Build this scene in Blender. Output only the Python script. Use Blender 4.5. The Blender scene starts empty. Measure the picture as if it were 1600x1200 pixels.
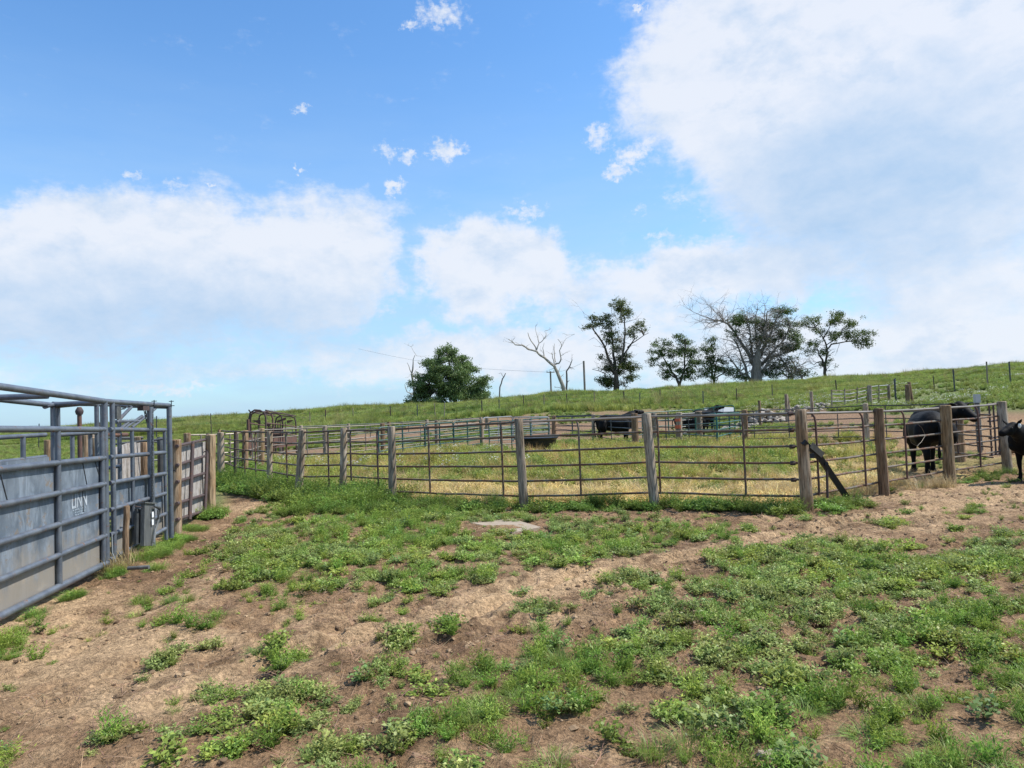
import bpy, math, random
import numpy as np
from mathutils import Vector, Matrix
random.seed(7)
rng = np.random.default_rng(11)
R = math.radians
# ------------------------------------------------------------------ camera
F = 1110.0; EYE = 1.665
PITCH = math.atan(40/F); ROLL = R(2.0)
CF = Vector((0, math.cos(PITCH), math.sin(PITCH)))
U0 = Vector((0, -math.sin(PITCH), math.cos(PITCH))); R0 = Vector((1, 0, 0))
CR = R0*math.cos(ROLL) - U0*math.sin(ROLL)
CU = R0*math.sin(ROLL) + U0*math.cos(ROLL)
EYEP = Vector((0, 0, EYE))
scene = bpy.context.scene
col = scene.collection
cd = bpy.data.cameras.new('camera'); cam = bpy.data.objects.new('camera', cd); col.objects.link(cam)
cd.sensor_width = 36; cd.lens = 36*F/1600; cd.clip_end = 6000; cd.clip_start = .05
cam.matrix_world = Matrix(((CR.x, CU.x, -CF.x, 0), (CR.y, CU.y, -CF.y, 0), (CR.z, CU.z, -CF.z, EYE), (0, 0, 0, 1)))
scene.camera = cam
# ------------------------------------------------------------------ light
SUN_EL, SUN_AZ = R(54), R(84)          # azimuth from +Y towards +X
sun_dir = Vector((math.sin(SUN_AZ)*math.cos(SUN_EL), math.cos(SUN_AZ)*math.cos(SUN_EL), math.sin(SUN_EL)))
sd = bpy.data.lights.new('sun', 'SUN'); sd.energy = 4.8; sd.angle = R(.6); sd.color = (1, .955, .88)
so = bpy.data.objects.new('sun', sd); col.objects.link(so)
so.rotation_euler = (-sun_dir).to_track_quat('-Z', 'Y').to_euler()
vs = scene.view_settings; vs.view_transform = 'Standard'; vs.look = 'None'; vs.exposure = 0.46; vs.gamma = 1
world = bpy.data.worlds.new('World'); scene.world = world; world.use_nodes = True

# ---- small node helper
class NT:
    def __init__(s, tree): s.t = tree; s.n = tree.nodes; s.l = tree.links
    def new(s, typ, **kw):
        n = s.n.new(typ)
        for k, v in kw.items(): setattr(n, k, v)
        return n
    def put(s, sock, v):
        if hasattr(v, 'is_output'): s.l.new(v, sock)
        elif v is not None: sock.default_value = v
    def m(s, op, a, b=None, c=None, clamp=False):
        n = s.new('ShaderNodeMath', operation=op, use_clamp=clamp)
        s.put(n.inputs[0], a)
        if b is not None: s.put(n.inputs[1], b)
        if c is not None: s.put(n.inputs[2], c)
        return n.outputs[0]
    def v(s, op, a, b=None):
        n = s.new('ShaderNodeVectorMath', operation=op)
        s.put(n.inputs[0], a)
        if b is not None: s.put(n.inputs[1], b)
        return n.outputs['Value'] if op in ('LENGTH', 'DOT_PRODUCT') else n.outputs[0]
    def noise(s, vec, scale, detail=4, rough=.5, dist=0, color=False, dim='3D'):
        n = s.new('ShaderNodeTexNoise', noise_dimensions=dim)
        if vec is not None: s.put(n.inputs['Vector'], vec)
        n.inputs['Scale'].default_value = scale; n.inputs['Detail'].default_value = detail
        n.inputs['Roughness'].default_value = rough; n.inputs['Distortion'].default_value = dist
        return n.outputs['Color' if color else 'Fac']
    def rng(s, v, a, b, c=0., d=1., smooth=True):
        n = s.new('ShaderNodeMapRange', interpolation_type='SMOOTHSTEP' if smooth else 'LINEAR')
        s.put(n.inputs[0], v); n.inputs[1].default_value = a; n.inputs[2].default_value = b
        n.inputs[3].default_value = c; n.inputs[4].default_value = d
        return n.outputs[0]
    def mix(s, f, a, b, mode='MIX'):
        n = s.new('ShaderNodeMix', data_type='RGBA', blend_type=mode)
        s.put(n.inputs[0], f); s.put(n.inputs[6], a if hasattr(a, 'is_output') else (*a, 1)); s.put(n.inputs[7], b if hasattr(b, 'is_output') else (*b, 1))
        return n.outputs[2]

def ray(px, py):
    return (CF*F + CR*(px-800) - CU*(py-600)).normalized()

def build_world():
    T = NT(world.node_tree); T.n.clear()
    out = T.new('ShaderNodeOutputWorld'); bg = T.new('ShaderNodeBackground')
    T.l.new(bg.outputs[0], out.inputs[0])
    sky = T.new('ShaderNodeTexSky', sky_type='NISHITA', sun_disc=False)
    sky.sun_elevation = SUN_EL; sky.sun_rotation = SUN_AZ; sky.air_density = 1.0; sky.dust_density = .6; sky.ozone_density = 1.6
    tc = T.new('ShaderNodeTexCoord'); d = tc.outputs['Generated']
    sx = T.new('ShaderNodeSeparateXYZ'); T.l.new(d, sx.inputs[0])
    az = T.m('MULTIPLY', T.m('ARCTAN2', sx.outputs[0], sx.outputs[1]), 57.2958)
    el = T.m('MULTIPLY', T.m('ARCSINE', sx.outputs[2]), 57.2958)
    cb = T.new('ShaderNodeCombineXYZ'); T.l.new(az, cb.inputs[0]); T.l.new(el, cb.inputs[1]); P = cb.outputs[0]
    n1 = T.v('SUBTRACT', T.noise(P, .09, 3, .55, color=True), (.5, .5, .5))
    n2 = T.v('SUBTRACT', T.noise(P, .42, 6, .62, color=True), (.5, .5, .5))
    Pd = T.v('ADD', P, T.v('ADD', T.v('MULTIPLY', n1, (10, 6, 0)), T.v('MULTIPLY', n2, (6.5, 4.2, 0))))
    def azel(px, py):
        r = ray(px, py); return math.degrees(math.atan2(r.x, r.y)), math.degrees(math.asin(r.z))
    # big cloud banks: px, py, rx, ry (degrees), strength
    big = [(90, 395, 12, 4.2, 1), (330, 405, 13, 4.2, 1), (500, 415, 6.5, 4.4, .95), (150, 460, 14, 3.6, .7), (420, 470, 11, 3, .6), (590, 470, 2.6, 1.8, .6), (450, 316, 9, 1.2, .3), (570, 345, 3.6, 2.2, .42), (280, 560, 28, 2.6, .42), (640, 560, 12, 2.4, .5), (60, 460, 5, 3, .6),
           (755, 400, 5.6, 3.6, 1), (840, 425, 4.6, 3.6, 1), (730, 450, 4.4, 3.0, .9),
           (1200, 60, 12, 9, 1), (1420, 120, 17, 12, 1), (1130, 160, 9, 5.5, .95), (1350, 250, 14, 7, .85), (1560, 300, 12, 12, .72),
           (1420, 380, 8, 8, .45), (1120, 430, 8, 2.6, 1), (1210, 420, 4, 2.6, .9), (985, 465, 6, 3.0, .75), (1000, 535, 16, 2.6, .62),
           (1520, 520, 14, 4.2, .75), (800, 545, 8, 2.4, .8), (1180, 560, 30, 3, .55)]
    dens = None
    for px, py, rx, ry, st in big:
        a, e = azel(px, py)
        q = T.v('LENGTH', T.v('MULTIPLY', T.v('SUBTRACT', Pd, (a, e, 0)), (1/rx, 1/ry, 0)))
        mk = T.m('MULTIPLY', T.rng(q, 1.25, .45), st)
        dens = mk if dens is None else T.m('SUBTRACT', T.m('ADD', dens, mk), T.m('MULTIPLY', dens, mk))
    small = [(697, 236, 2.0, 1.25, 1), (616, 292, 1.2, .95, 1), (640, 240, 1.0, .8, .8), (605, 238, 1.2, .8, .7), (690, 22, 3.2, 1.1, .8), (640, 38, 1.2, .6, .8),
             (472, 172, .9, .5, .7), (470, 262, .8, .35, .8), (935, 215, 1.5, 1.4, .85), (985, 245, 2.2, 1.6, .9), (1010, 225, 1.6, 1.1, .9), (965, 270, 1.4, .8, .9),
             (1175, 282, 2.2, 1.2, 1), (1000, 12, 1.3, .4, .9), (1050, 8, 1.6, 1.0, .95), (1060, 305, 1.4, 1.0, .6), (1035, 368, 2.2, .6, .65), (1000, 330, 1, .7, .5),
             (210, 275, 1.1, .4, .6), (335, 297, 1.2, .4, .8), (275, 290, 1.2, .7, .6), (90, 300, 3, .6, .4), (240, 536, 3.4, .5, .7), (30, 450, 2.5, .6, .55), (535, 505, 1.1, 1.1, .6), (590, 480, 2.4, 1.6, .6),
             (820, 330, 2.8, .9, .75), (1140, 375, 2.4, 1, .6), (255, 606, 5.5, .75, .8), (1095, 335, .6, .9, .5)]
    n3 = T.v('SUBTRACT', T.noise(P, 1.15, 6, .65, color=True), (.5, .5, .5))
    Ps = T.v('ADD', P, T.v('MULTIPLY', n3, (3.4, 2.6, 0)))
    sm = None
    for px, py, rx, ry, st in small:
        a, e = azel(px, py)
        q = T.v('LENGTH', T.v('MULTIPLY', T.v('SUBTRACT', Ps, (a, e, 0)), (1/rx, 1/ry, 0)))
        mk = T.m('MULTIPLY', T.rng(q, 1.2, .1), st)
        sm = mk if sm is None else T.m('MAXIMUM', sm, mk)
    fb = T.noise(T.v('MULTIPLY', P, (1, 1.7, 1)), .28, 8, .6, .3)
    fine = T.noise(T.v('MULTIPLY', P, (1, 1.5, 1)), 1.6, 6, .62)
    streak = T.noise(T.v('ADD', T.v('MULTIPLY', P, (.45, 2.0, 1)), T.v('MULTIPLY', n1, (2.5, 5, 0))), .55, 7, .65)
    wob0 = T.m('ADD', T.m('MULTIPLY', T.m('SUBTRACT', fb, .5), 1.0), T.m('MULTIPLY', T.m('SUBTRACT', fine, .5), .42))
    wob = T.m('ADD', wob0, T.m('MULTIPLY', T.m('SUBTRACT', streak, .5), .42))
    edge = T.m('SUBTRACT', 1., T.m('POWER', dens, 4.))
    D = T.m('ADD', dens, T.m('MULTIPLY', wob, T.m('ADD', T.m('MULTIPLY', edge, 1.1), .10)))
    D = T.rng(D, .10, 1.0)
    S = T.rng(T.m('ADD', sm, T.m('MULTIPLY', T.m('SUBTRACT', fine, .5), 1.5)), .2, 1.15)
    S = T.m('MULTIPLY', S, T.rng(sm, .03, .25))
    # cirrus veil towards the horizon
    veil = T.rng(el, 30, 2, 0, .9)
    veil = T.m('MULTIPLY', veil, T.m('ADD', .75, T.m('MULTIPLY', T.m('SUBTRACT', T.noise(T.v('MULTIPLY', P, (.35, 1.6, 1)), .3, 5, .55), .5), .9)))
    # generic broken cloud elsewhere in the sky
    away = T.rng(T.m('ABSOLUTE', az), 42, 60)
    away2 = T.rng(el, 36, 50)
    gen = T.m('MULTIPLY', T.rng(T.noise(d, 2.2, 8, .6), .5, .68), T.m('MAXIMUM', away, away2))
    A = T.m('MAXIMUM', T.m('MAXIMUM', D, S), T.m('MAXIMUM', gen, 0.))
    # cloud body tone
    a1, e1 = azel(1360, 300)
    qq = T.v('LENGTH', T.v('MULTIPLY', T.v('SUBTRACT', Pd, (a1, e1, 0)), (1/15, 1/9, 0)))
    shade = T.rng(qq, 1.2, .2, 0, .8)
    a1, e1 = azel(260, 500)
    qq = T.v('LENGTH', T.v('MULTIPLY', T.v('SUBTRACT', Pd, (a1, e1, 0)), (1/22, 1/4.5, 0)))
    shade = T.m('MAXIMUM', shade, T.rng(qq, 1.3, .2, 0, .75))
    shade = T.m('MAXIMUM', shade, T.m('MULTIPLY', T.rng(T.noise(T.v('ADD', T.v('MULTIPLY', P, (1, 1.6, 1)), (3, 1.5, 9)), .2, 7, .6), .45, .72), .5))
    shade = T.m('MULTIPLY', shade, T.m('ADD', .8, T.m('MULTIPLY', fb, .4)), clamp=True)
    fb2 = T.noise(T.v('MULTIPLY', T.v('ADD', P, (.5, 1.3, 0)), (1, 1.7, 1)), .28, 8, .6, .3)
    relief = T.m('MULTIPLY', T.m('SUBTRACT', fb, fb2), 1.5)
    fine2 = T.noise(T.v('MULTIPLY', T.v('ADD', P, (.12, .32, 0)), (1, 1.5, 1)), 1.6, 6, .62)
    relief = T.m('ADD', relief, T.m('MULTIPLY', T.m('SUBTRACT', fine, fine2), .16))
    shade = T.m('SUBTRACT', shade, T.m('MULTIPLY', relief, .5), clamp=True)
    cloud = T.mix(shade, CLOUD_HI, CLOUD_LO)
    base = T.mix(1.0, sky.outputs[0], SKY_TINT, 'MULTIPLY')
    base = T.mix(T.m('MAXIMUM', veil, 0., clamp=True), base, VEIL)
    fin = T.mix(T.m('MULTIPLY', A, .93, clamp=True), base, cloud)
    # below horizon: dull ground bounce
    fin = T.mix(T.rng(el, -.3, -3), fin, (2.2, 1.9, 1.5))
    T.l.new(fin, bg.inputs[0]); bg.inputs[1].default_value = .10
CLOUD_HI = (6.2, 6.5, 7.1); CLOUD_LO = (3.3, 4.6, 6.3); VEIL = (3.7, 5.1, 6.7); SKY_TINT = (.90, 1.36, 1.70)
build_world()

# ------------------------------------------------------------------ geometry helpers
def hor(px): return 640 - math.tan(ROLL)*(px-800)
def gp(px, py, z=0.):
    r = ray(px, py); t = (z-EYE)/r.z
    return EYEP + r*t
def at(px, py, Y):
    r = ray(px, py); return EYEP + r*(Y/r.y)
def hit(px, py, A, B):
    r = ray(px, py); n = Vector((B[1]-A[1], A[0]-B[0], 0))
    t = n.dot(Vector((A[0], A[1], 0))-EYEP)/n.dot(r)
    return EYEP + r*t

def _h(ix, iy, s):
    n = (ix.astype(np.int64)*374761393 + iy.astype(np.int64)*668265263 + s*1442695041) & 0xffffffff
    n = ((n ^ (n >> 13))*1274126177) & 0xffffffff
    n = ((n ^ (n >> 15))*2246822519) & 0xffffffff
    return ((n ^ (n >> 16)) & 0xffff)/65535.
def vnoise(x, y, s=0):
    x = np.asarray(x, float); y = np.asarray(y, float)
    ix = np.floor(x); iy = np.floor(y); fx = x-ix; fy = y-iy
    fx = fx*fx*fx*(fx*(fx*6-15)+10); fy = fy*fy*fy*(fy*(fy*6-15)+10)
    a = _h(ix, iy, s); b = _h(ix+1, iy, s); c = _h(ix, iy+1, s); d = _h(ix+1, iy+1, s)
    return a+(b-a)*fx+(c-a)*fy+(a-b-c+d)*fx*fy
def fbm(x, y, s=0, o=4, g=.5):
    t = 0; a = 1; w = 0
    for i in range(o):
        t = t + a*vnoise(x*2**i+i*17.3, y*2**i-i*9.1, s+i); w += a; a *= g
    return t/w
def sst(v, a, b):
    t = np.clip((v-a)/(b-a), 0, 1); return t*t*(3-2*t)

UC = np.array([-900, 0, 300, 600, 860, 1100, 1350, 1600, 2500.])
YK = np.array([22, 30, 40, 48, 56, 65, 80, 95, 120, 200, 900.])
ZT = np.array([[0, 0, 0, 0, .05, .1, .3, .6, .8, 1.0, 1.2],
               [0, 0, 0, 0, .1, .2, .5, .9, 1.1, 1.2, 1.4],
               [0, 0, 0, .1, .4, .8, 1.6, 2.3, 2.3, 1.6, 1.4],
               [0, 0, 0, .35, 1.0, 1.6, 2.5, 3.0, 3.0, 2.2, 1.4],
               [0, 0, .05, .5, 1.35, 2.1, 3.3, 3.85, 3.8, 2.6, 1.4],
               [0, 0, .1, .65, 1.4, 2.2, 3.5, 4.15, 4.1, 2.8, 1.4],
               [0, .15, .75, 1.35, 1.95, 2.6, 3.9, 4.7, 4.6, 3.2, 1.5],
               [0, .6, 1.35, 1.95, 2.5, 3.2, 4.5, 5.3, 5.2, 3.8, 1.6],
               [0, .7, 1.6, 2.3, 2.9, 3.6, 4.9, 5.8, 5.6, 4.0, 1.7]])
ZT[:, 6:10] -= np.array([.3, 1.0, 1.0, .6])[None]*np.array([.1, .3, .8, 1.1, 1.15, 1.1, .85, .6, .6])[:, None]
def zt(x, y):
    x = np.asarray(x, float); y = np.asarray(y, float)
    yy = np.maximum(y, 10.); px = np.clip(800+F*x/yy, -899, 2499)
    iu = np.clip(np.searchsorted(UC, px)-1, 0, len(UC)-2); fu = (px-UC[iu])/(UC[iu+1]-UC[iu])
    yc = np.clip(yy, YK[0], YK[-1]-1e-3)
    iy = np.clip(np.searchsorted(YK, yc)-1, 0, len(YK)-2); fy = (yc-YK[iy])/(YK[iy+1]-YK[iy])
    fu = fu*fu*(3-2*fu)
    z = (ZT[iu, iy]*(1-fu)+ZT[iu+1, iy]*fu)*(1-fy)+(ZT[iu, iy+1]*(1-fu)+ZT[iu+1, iy+1]*fu)*fy
    z = z*sst(y, 12, 24)
    z = z - .1*sst(-x, 3.0, 5.0)*(1-sst(y, 30, 60))
    z = z + .35*(fbm(x/16, y/16, 5, 3)-.5)*sst(y, 50, 80)
    return z
def Z(x, y): return float(zt(np.array([x]), np.array([y]))[0])

class MB:
    def __init__(s): s.v = []; s.f = []; s.pc = {}
    def ring(s, c, ax1, ax2, r, n, ph=0, ell=1.):
        b = len(s.v)
        for i in range(n):
            a = 2*math.pi*i/n+ph
            s.v.append(c+ax1*(r*math.cos(a))+ax2*(r*ell*math.sin(a)))
        return b
    def tube(s, pts, rad, n=8, caps=True, ell=1.):
        pts = [Vector(p) for p in pts]
        if not hasattr(rad, '__len__'): rad = [rad]*len(pts)
        prev = None; bs = []
        up = Vector((0, 0, 1))
        a1 = None
        for i, p in enumerate(pts):
            t = (pts[min(i+1, len(pts)-1)]-pts[max(i-1, 0)])
            if t.length < 1e-9: t = Vector((0, 0, 1))
            t.normalize()
            if a1 is None:
                ref = up if abs(t.z) < .9 else Vector((0, 1, 0))
                a1 = t.cross(ref).normalized()
            else:
                a1 = (a1-t*a1.dot(t)).normalized()
            a2 = t.cross(a1)
            bs.append(s.ring(p, a1, a2, rad[i], n, 0, ell))
        for i in range(len(bs)-1):
            for k in range(n):
                s.f.append((bs[i]+k, bs[i]+(k+1) % n, bs[i+1]+(k+1) % n, bs[i+1]+k))
        if caps:
            s.f.append(tuple(bs[0]+k for k in range(n))[::-1]); s.f.append(tuple(bs[-1]+k for k in range(n)))
        return s
    def box(s, c, sz, M=None):
        b = len(s.v); c = Vector(c)
        for x in (-.5, .5):
            for y in (-.5, .5):
                for z in (-.5, .5):
                    v = Vector((x*sz[0], y*sz[1], z*sz[2]))
                    s.v.append(c+(M @ v if M else v))
        for f in ((0, 1, 3, 2), (4, 6, 7, 5), (0, 4, 5, 1), (2, 3, 7, 6), (0, 2, 6, 4), (1, 5, 7, 3)):
            s.f.append(tuple(b+i for i in f))
        return s
    def slab(s, poly, th):          # polygon of world points given a thickness along its normal
        poly = [Vector(p) for p in poly]; n = (poly[1]-poly[0]).cross(poly[2]-poly[0]).normalized()*th/2
        b = len(s.v); k = len(poly)
        s.v += [p+n for p in poly]+[p-n for p in poly]
        s.f.append(tuple(range(b, b+k))); s.f.append(tuple(range(b+k, b+2*k))[::-1])
        for i in range(k): s.f.append((b+i, b+k+i, b+k+(i+1) % k, b+(i+1) % k))
        return s
    def blob(s, c, r, n=8, sq=(1, 1, 1), jit=0):
        b = len(s.v); c = Vector(c); m = max(4, n//2)
        for i in range(1, m):
            th = math.pi*i/m
            for k in range(n):
                ph = 2*math.pi*k/n; q = 1+random.uniform(-jit, jit)
                s.v.append(c+Vector((sq[0]*math.sin(th)*math.cos(ph), sq[1]*math.sin(th)*math.sin(ph), sq[2]*math.cos(th)))*r*q)
        t = len(s.v); s.v.append(c+Vector((0, 0, r*sq[2]))); s.v.append(c-Vector((0, 0, r*sq[2])))
        for i in range(m-2):
            for k in range(n):
                s.f.append((b+i*n+k, b+(i+1)*n+k, b+(i+1)*n+(k+1) % n, b+i*n+(k+1) % n))
        for k in range(n):
            s.f.append((t, b+k, b+(k+1) % n)); s.f.append((t+1, b+(m-2)*n+(k+1) % n, b+(m-2)*n+k))
        return s
    def build(s, name, mat, root=None, parent=None, smooth=True):
        me = bpy.data.meshes.new(name)
        off = Vector(root['_o']) if root is not None and '_o' in root else Vector((0, 0, 0))
        me.from_pydata([tuple(v-off) for v in s.v], [], s.f); me.update()
        if smooth: me.shade_smooth()
        if smooth: 
            try: me.set_sharp_from_angle(angle=R(40))
            except Exception: pass
        if s.pc:
            a = me.attributes.new('grain', 'FLOAT_VECTOR', 'POINT'); q = np.array([tuple(s.pc.get(i, v)) for i, v in enumerate(s.v)], np.float32); a.data.foreach_set('vector', q.ravel())
        me.materials.append(mat)
        o = bpy.data.objects.new(name, me); col.objects.link(o)
        o.parent = parent if parent is not None else root
        return o
def tag(o, label=None, cat=None, group=None, kind=None):
    if label: o['label'] = label
    if cat: o['category'] = cat
    if group: o['group'] = group
    if kind: o['kind'] = kind
    return o
ROOTS = []
def thing(name, loc, label, cat, group=None, kind=None):
    e = bpy.data.objects.new(name, None); col.objects.link(e); e.location = loc; e['_o'] = [float(c) for c in loc]
    e.empty_display_size = .2; ROOTS.append(e)
    return tag(e, label, cat, group, kind)
def solo(mb, name, mat, loc, label, cat, group=None, kind=None, smooth=True):
    fake = {'_o': [float(c) for c in loc]}
    me_off = Vector(loc)
    o = mb.build(name, mat, None, None, smooth); o.data.transform(Matrix.Translation(-me_off)); o.location = loc
    return tag(o, label, cat, group, kind)

# ------------------------------------------------------------------ materials
def mat(name, rough=.8, metal=0., spec=.3):
    m = bpy.data.materials.new(name); m.use_nodes = True; T = NT(m.node_tree)
    b = T.n['Principled BSDF']; b.inputs['Roughness'].default_value = rough; b.inputs['Metallic'].default_value = metal
    b.inputs['Specular IOR Level'].default_value = spec
    return m, T, b
def bump(T, b, h, strength=.4, dist=.01):
    n = T.new('ShaderNodeBump'); n.inputs['Strength'].default_value = strength; n.inputs['Distance'].default_value = dist
    T.l.new(h, n.inputs['Height']); T.l.new(n.outputs[0], b.inputs['Normal'])
def objc(T): return T.new('ShaderNodeTexCoord').outputs['Object']

def m_wood(name, c1, c2, c3):
    m, T, b = mat(name, .85, 0, .2)
    ga_ = T.new('ShaderNodeAttribute', attribute_name='grain').outputs['Vector']
    has = T.m('GREATER_THAN', T.v('LENGTH', ga_), .0001)
    mm = T.new('ShaderNodeMix', data_type='VECTOR'); T.l.new(has, mm.inputs[0]); T.l.new(objc(T), mm.inputs[4]); T.l.new(ga_, mm.inputs[5]); P = mm.outputs[1]
    oi = T.new('ShaderNodeObjectInfo').outputs['Random']
    g = T.noise(T.v('MULTIPLY', P, (1, 1, .07)), 55, 5, .6)
    big = T.noise(T.v('MULTIPLY', P, (1, 1, .35)), 5, 5, .65)
    c = T.mix(T.rng(big, .38, .62), c1, c2)
    c = T.mix(T.rng(T.noise(T.v('MULTIPLY', P, (1, 1, .2)), 12, 4, .6, .5), .55, .72), c, c3)
    k = T.rng(g, .32, .62, .42, 1.12)
    n = T.new('ShaderNodeCombineColor'); [T.l.new(k, n.inputs[i]) for i in range(3)]
    c = T.mix(1, c, n.outputs[0], 'MULTIPLY')
    hs = T.new('ShaderNodeHueSaturation'); T.l.new(c, hs.inputs['Color']); T.l.new(T.rng(oi, 0, 1, .8, 1.2, False), hs.inputs['Value'])
    T.l.new(hs.outputs[0], b.inputs['Base Color']); bump(T, b, g, .8, .01)
    return m
WOOD = m_wood('weathered_wood', (.40, .29, .19), (.25, .155, .085), (.50, .39, .275))
WOODB = m_wood('brown_wood', (.26, .17, .10), (.17, .105, .062), (.38, .29, .2))
WOODY = m_wood('tan_wood', (.33, .24, .145), (.24, .155, .08), (.36, .30, .22))
WOODG = m_wood('grey_wood', (.37, .30, .225), (.22, .165, .11), (.48, .41, .33))

def m_steel(name, c1, c2, rust, rthr=.6, rough=.45, metal=.35, streak=False, scale=6, mud=False):
    m, T, b = mat(name, rough, metal, .5); P = objc(T)
    big = T.noise(P, scale, 6, .6)
    c = T.mix(T.rng(big, .35, .65), c1, c2)
    if streak:
        s_ = T.noise(T.v('MULTIPLY', P, (1, 1, .3)), 9, 7, .7, 1.0)
        c = T.mix(T.rng(s_, .45, .7, 0, .75), c, tuple(x*1.5+.01 for x in c2))
        s2 = T.noise(T.v('MULTIPLY', P, (1, 1, .3)), 4, 6, .7, .8)
        c = T.mix(T.rng(s2, .55, .75, 0, .6), c, tuple(x*.45 for x in c1))
    r = T.rng(T.noise(T.v('ADD', P, (7, 3, 1)), scale*1.7, 7, .7), rthr, rthr+.1)
    c = T.mix(r, c, rust)
    if mud:
        zz = T.new('ShaderNodeSeparateXYZ'); T.l.new(T.new('ShaderNodeNewGeometry').outputs['Position'], zz.inputs[0])
        mn_ = T.noise(T.v('MULTIPLY', P, (1, 1, .5)), 7, 6, .7)
        mz = T.m('ADD', zz.outputs[2], T.m('MULTIPLY', T.m('SUBTRACT', mn_, .5), 1.1))
        md_ = T.rng(mz, .62, .12, 0, .85); c = T.mix(md_, c, (.26, .225, .18))
        c = T.mix(T.rng(T.noise(P, 30, 5, .7), .62, .7, 0, .5), c, (.24, .23, .22))
    T.l.new(c, b.inputs['Base Color'])
    T.l.new(T.m('MULTIPLY', T.m('SUBTRACT', 1., r), metal), b.inputs['Metallic'])
    T.l.new(T.m('ADD', rough, T.m('MULTIPLY', r, .35)), b.inputs['Roughness'])
    bump(T, b, T.noise(P, 40, 4, .6), .15, .004)
    return m
GALV = m_steel('galvanized_pipe', (.115, .13, .155), (.17, .19, .215), (.13, .075, .05), .575, .42, .45)
SHEET = m_steel('galvanized_sheet', (.095, .12, .15), (.165, .195, .23), (.16, .135, .11), .57, .5, .15, True, 3, True)
PIPE = m_steel('fence_pipe', (.10, .078, .058), (.16, .13, .095), (.13, .066, .038), .46, .6, .15, False, 3)
PIPEL = m_steel('worn_pipe', (.25, .21, .17), (.17, .145, .12), (.18, .11, .075), .6, .5, .25, False, 3)
DARK = m_steel('dark_steel', (.045, .05, .055), (.08, .085, .085), (.09, .05, .035), .6, .5, .3)
RUST = m_steel('rusted_steel', (.12, .06, .042), (.085, .05, .042), (.20, .10, .05), .55, .8, .05)
RUSTD = m_steel('dark_rust', (.075, .045, .04), (.055, .04, .04), (.13, .07, .045), .55, .75, .1)
GREEN = m_steel('green_paint', (.012, .085, .06), (.016, .11, .075), (.04, .04, .03), .68, .4, .0)
GREEND = m_steel('dark_green_paint', (.015, .06, .05), (.02, .08, .065), (.05, .04, .03), .62, .45, .0)
PALEM = m_steel('pale_steel', (.42, .44, .44), (.34, .36, .36), (.2, .15, .1), .7, .45, .3)
ZINC = m_steel('worn_zinc', (.10, .105, .105), (.15, .155, .15), (.10, .08, .06), .6, .55, .4, True, 4)
def m_plain(name, c, rough=.7, metal=0., var=.25, sc=5):
    m, T, b = mat(name, rough, metal); P = objc(T)
    T.l.new(T.mix(T.noise(P, sc, 5, .6), tuple(x*(1-var) for x in c), tuple(x*(1+var) for x in c)), b.inputs['Base Color'])
    bump(T, b, T.noise(P, sc*6, 4, .6), .3, .01)
    return m
BLACKP = m_plain('black_plastic', (.012, .013, .015), .35)
BLACKST = m_plain('black_steel', (.016, .017, .02), .55)
GREYS = m_plain('grey_sheet_metal', (.24, .255, .26), .5, .2, .2)
WHITEP = m_plain('white_label', (.75, .75, .73), .6, 0, .06)
ORANGE = m_plain('orange_paint', (.55, .13, .06), .7)
ROCK = m_plain('pale_rubble', (.34, .30, .25), .9, 0, .45, 4)
CONC = m_plain('concrete', (.31, .25, .185), .9, 0, .3, 6)
TAGM = m_plain('ear_tag', (.7, .68, .62), .5, 0, .05)
def m_ply():
    m, T, b = mat('weathered_plywood', .85, 0, .2); P = objc(T)
    a = T.noise(T.v('MULTIPLY', P, (1, 1, .35)), 14, 7, .72, 1.2)
    c = T.mix(T.rng(a, .35, .62), (.16, .14, .12), (.42, .39, .36))
    c = T.mix(T.rng(T.noise(P, 4, 4, .6), .5, .7, 0, .6), c, (.26, .21, .16))
    T.l.new(c, b.inputs['Base Color']); bump(T, b, a, .4, .01); return m
PLY = m_ply()
def m_hide():
    m, T, b = mat('black_hide', .6, 0, .08); P = objc(T)
    h = T.noise(T.v('MULTIPLY', P, (1, 1, .5)), 35, 4, .7)
    c = T.mix(T.rng(T.noise(P, 3, 4, .6), .4, .7), (.004, .004, .0045), (.012, .010, .009))
    T.l.new(c, b.inputs['Base Color']); bump(T, b, h, .5, .01)
    b.inputs['Sheen Weight'].default_value = .02; b.inputs['Sheen Roughness'].default_value = .5
    return m
HIDE = m_hide()
EYEM = m_plain('eye_gloss', (.01, .008, .006), .1, 0, .05)
def m_bark(name, c1, c2):
    m, T, b = mat(name, .9, 0, .15); P = objc(T)
    a = T.noise(T.v('MULTIPLY', P, (1, 1, .25)), 6, 5, .65)
    T.l.new(T.mix(T.rng(a, .35, .65), c1, c2), b.inputs['Base Color']); bump(T, b, a, .6, .05); return m
BARK = m_bark('dark_bark', (.06, .048, .038), (.12, .10, .082))
BARKG = m_bark('grey_bark', (.15, .13, .115), (.24, .215, .19))
BARKW = m_bark('bleached_wood', (.30, .26, .21), (.44, .40, .34))
BARKT = m_bark('bare_twig_bark', (.19, .165, .14), (.29, .255, .22))

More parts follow.
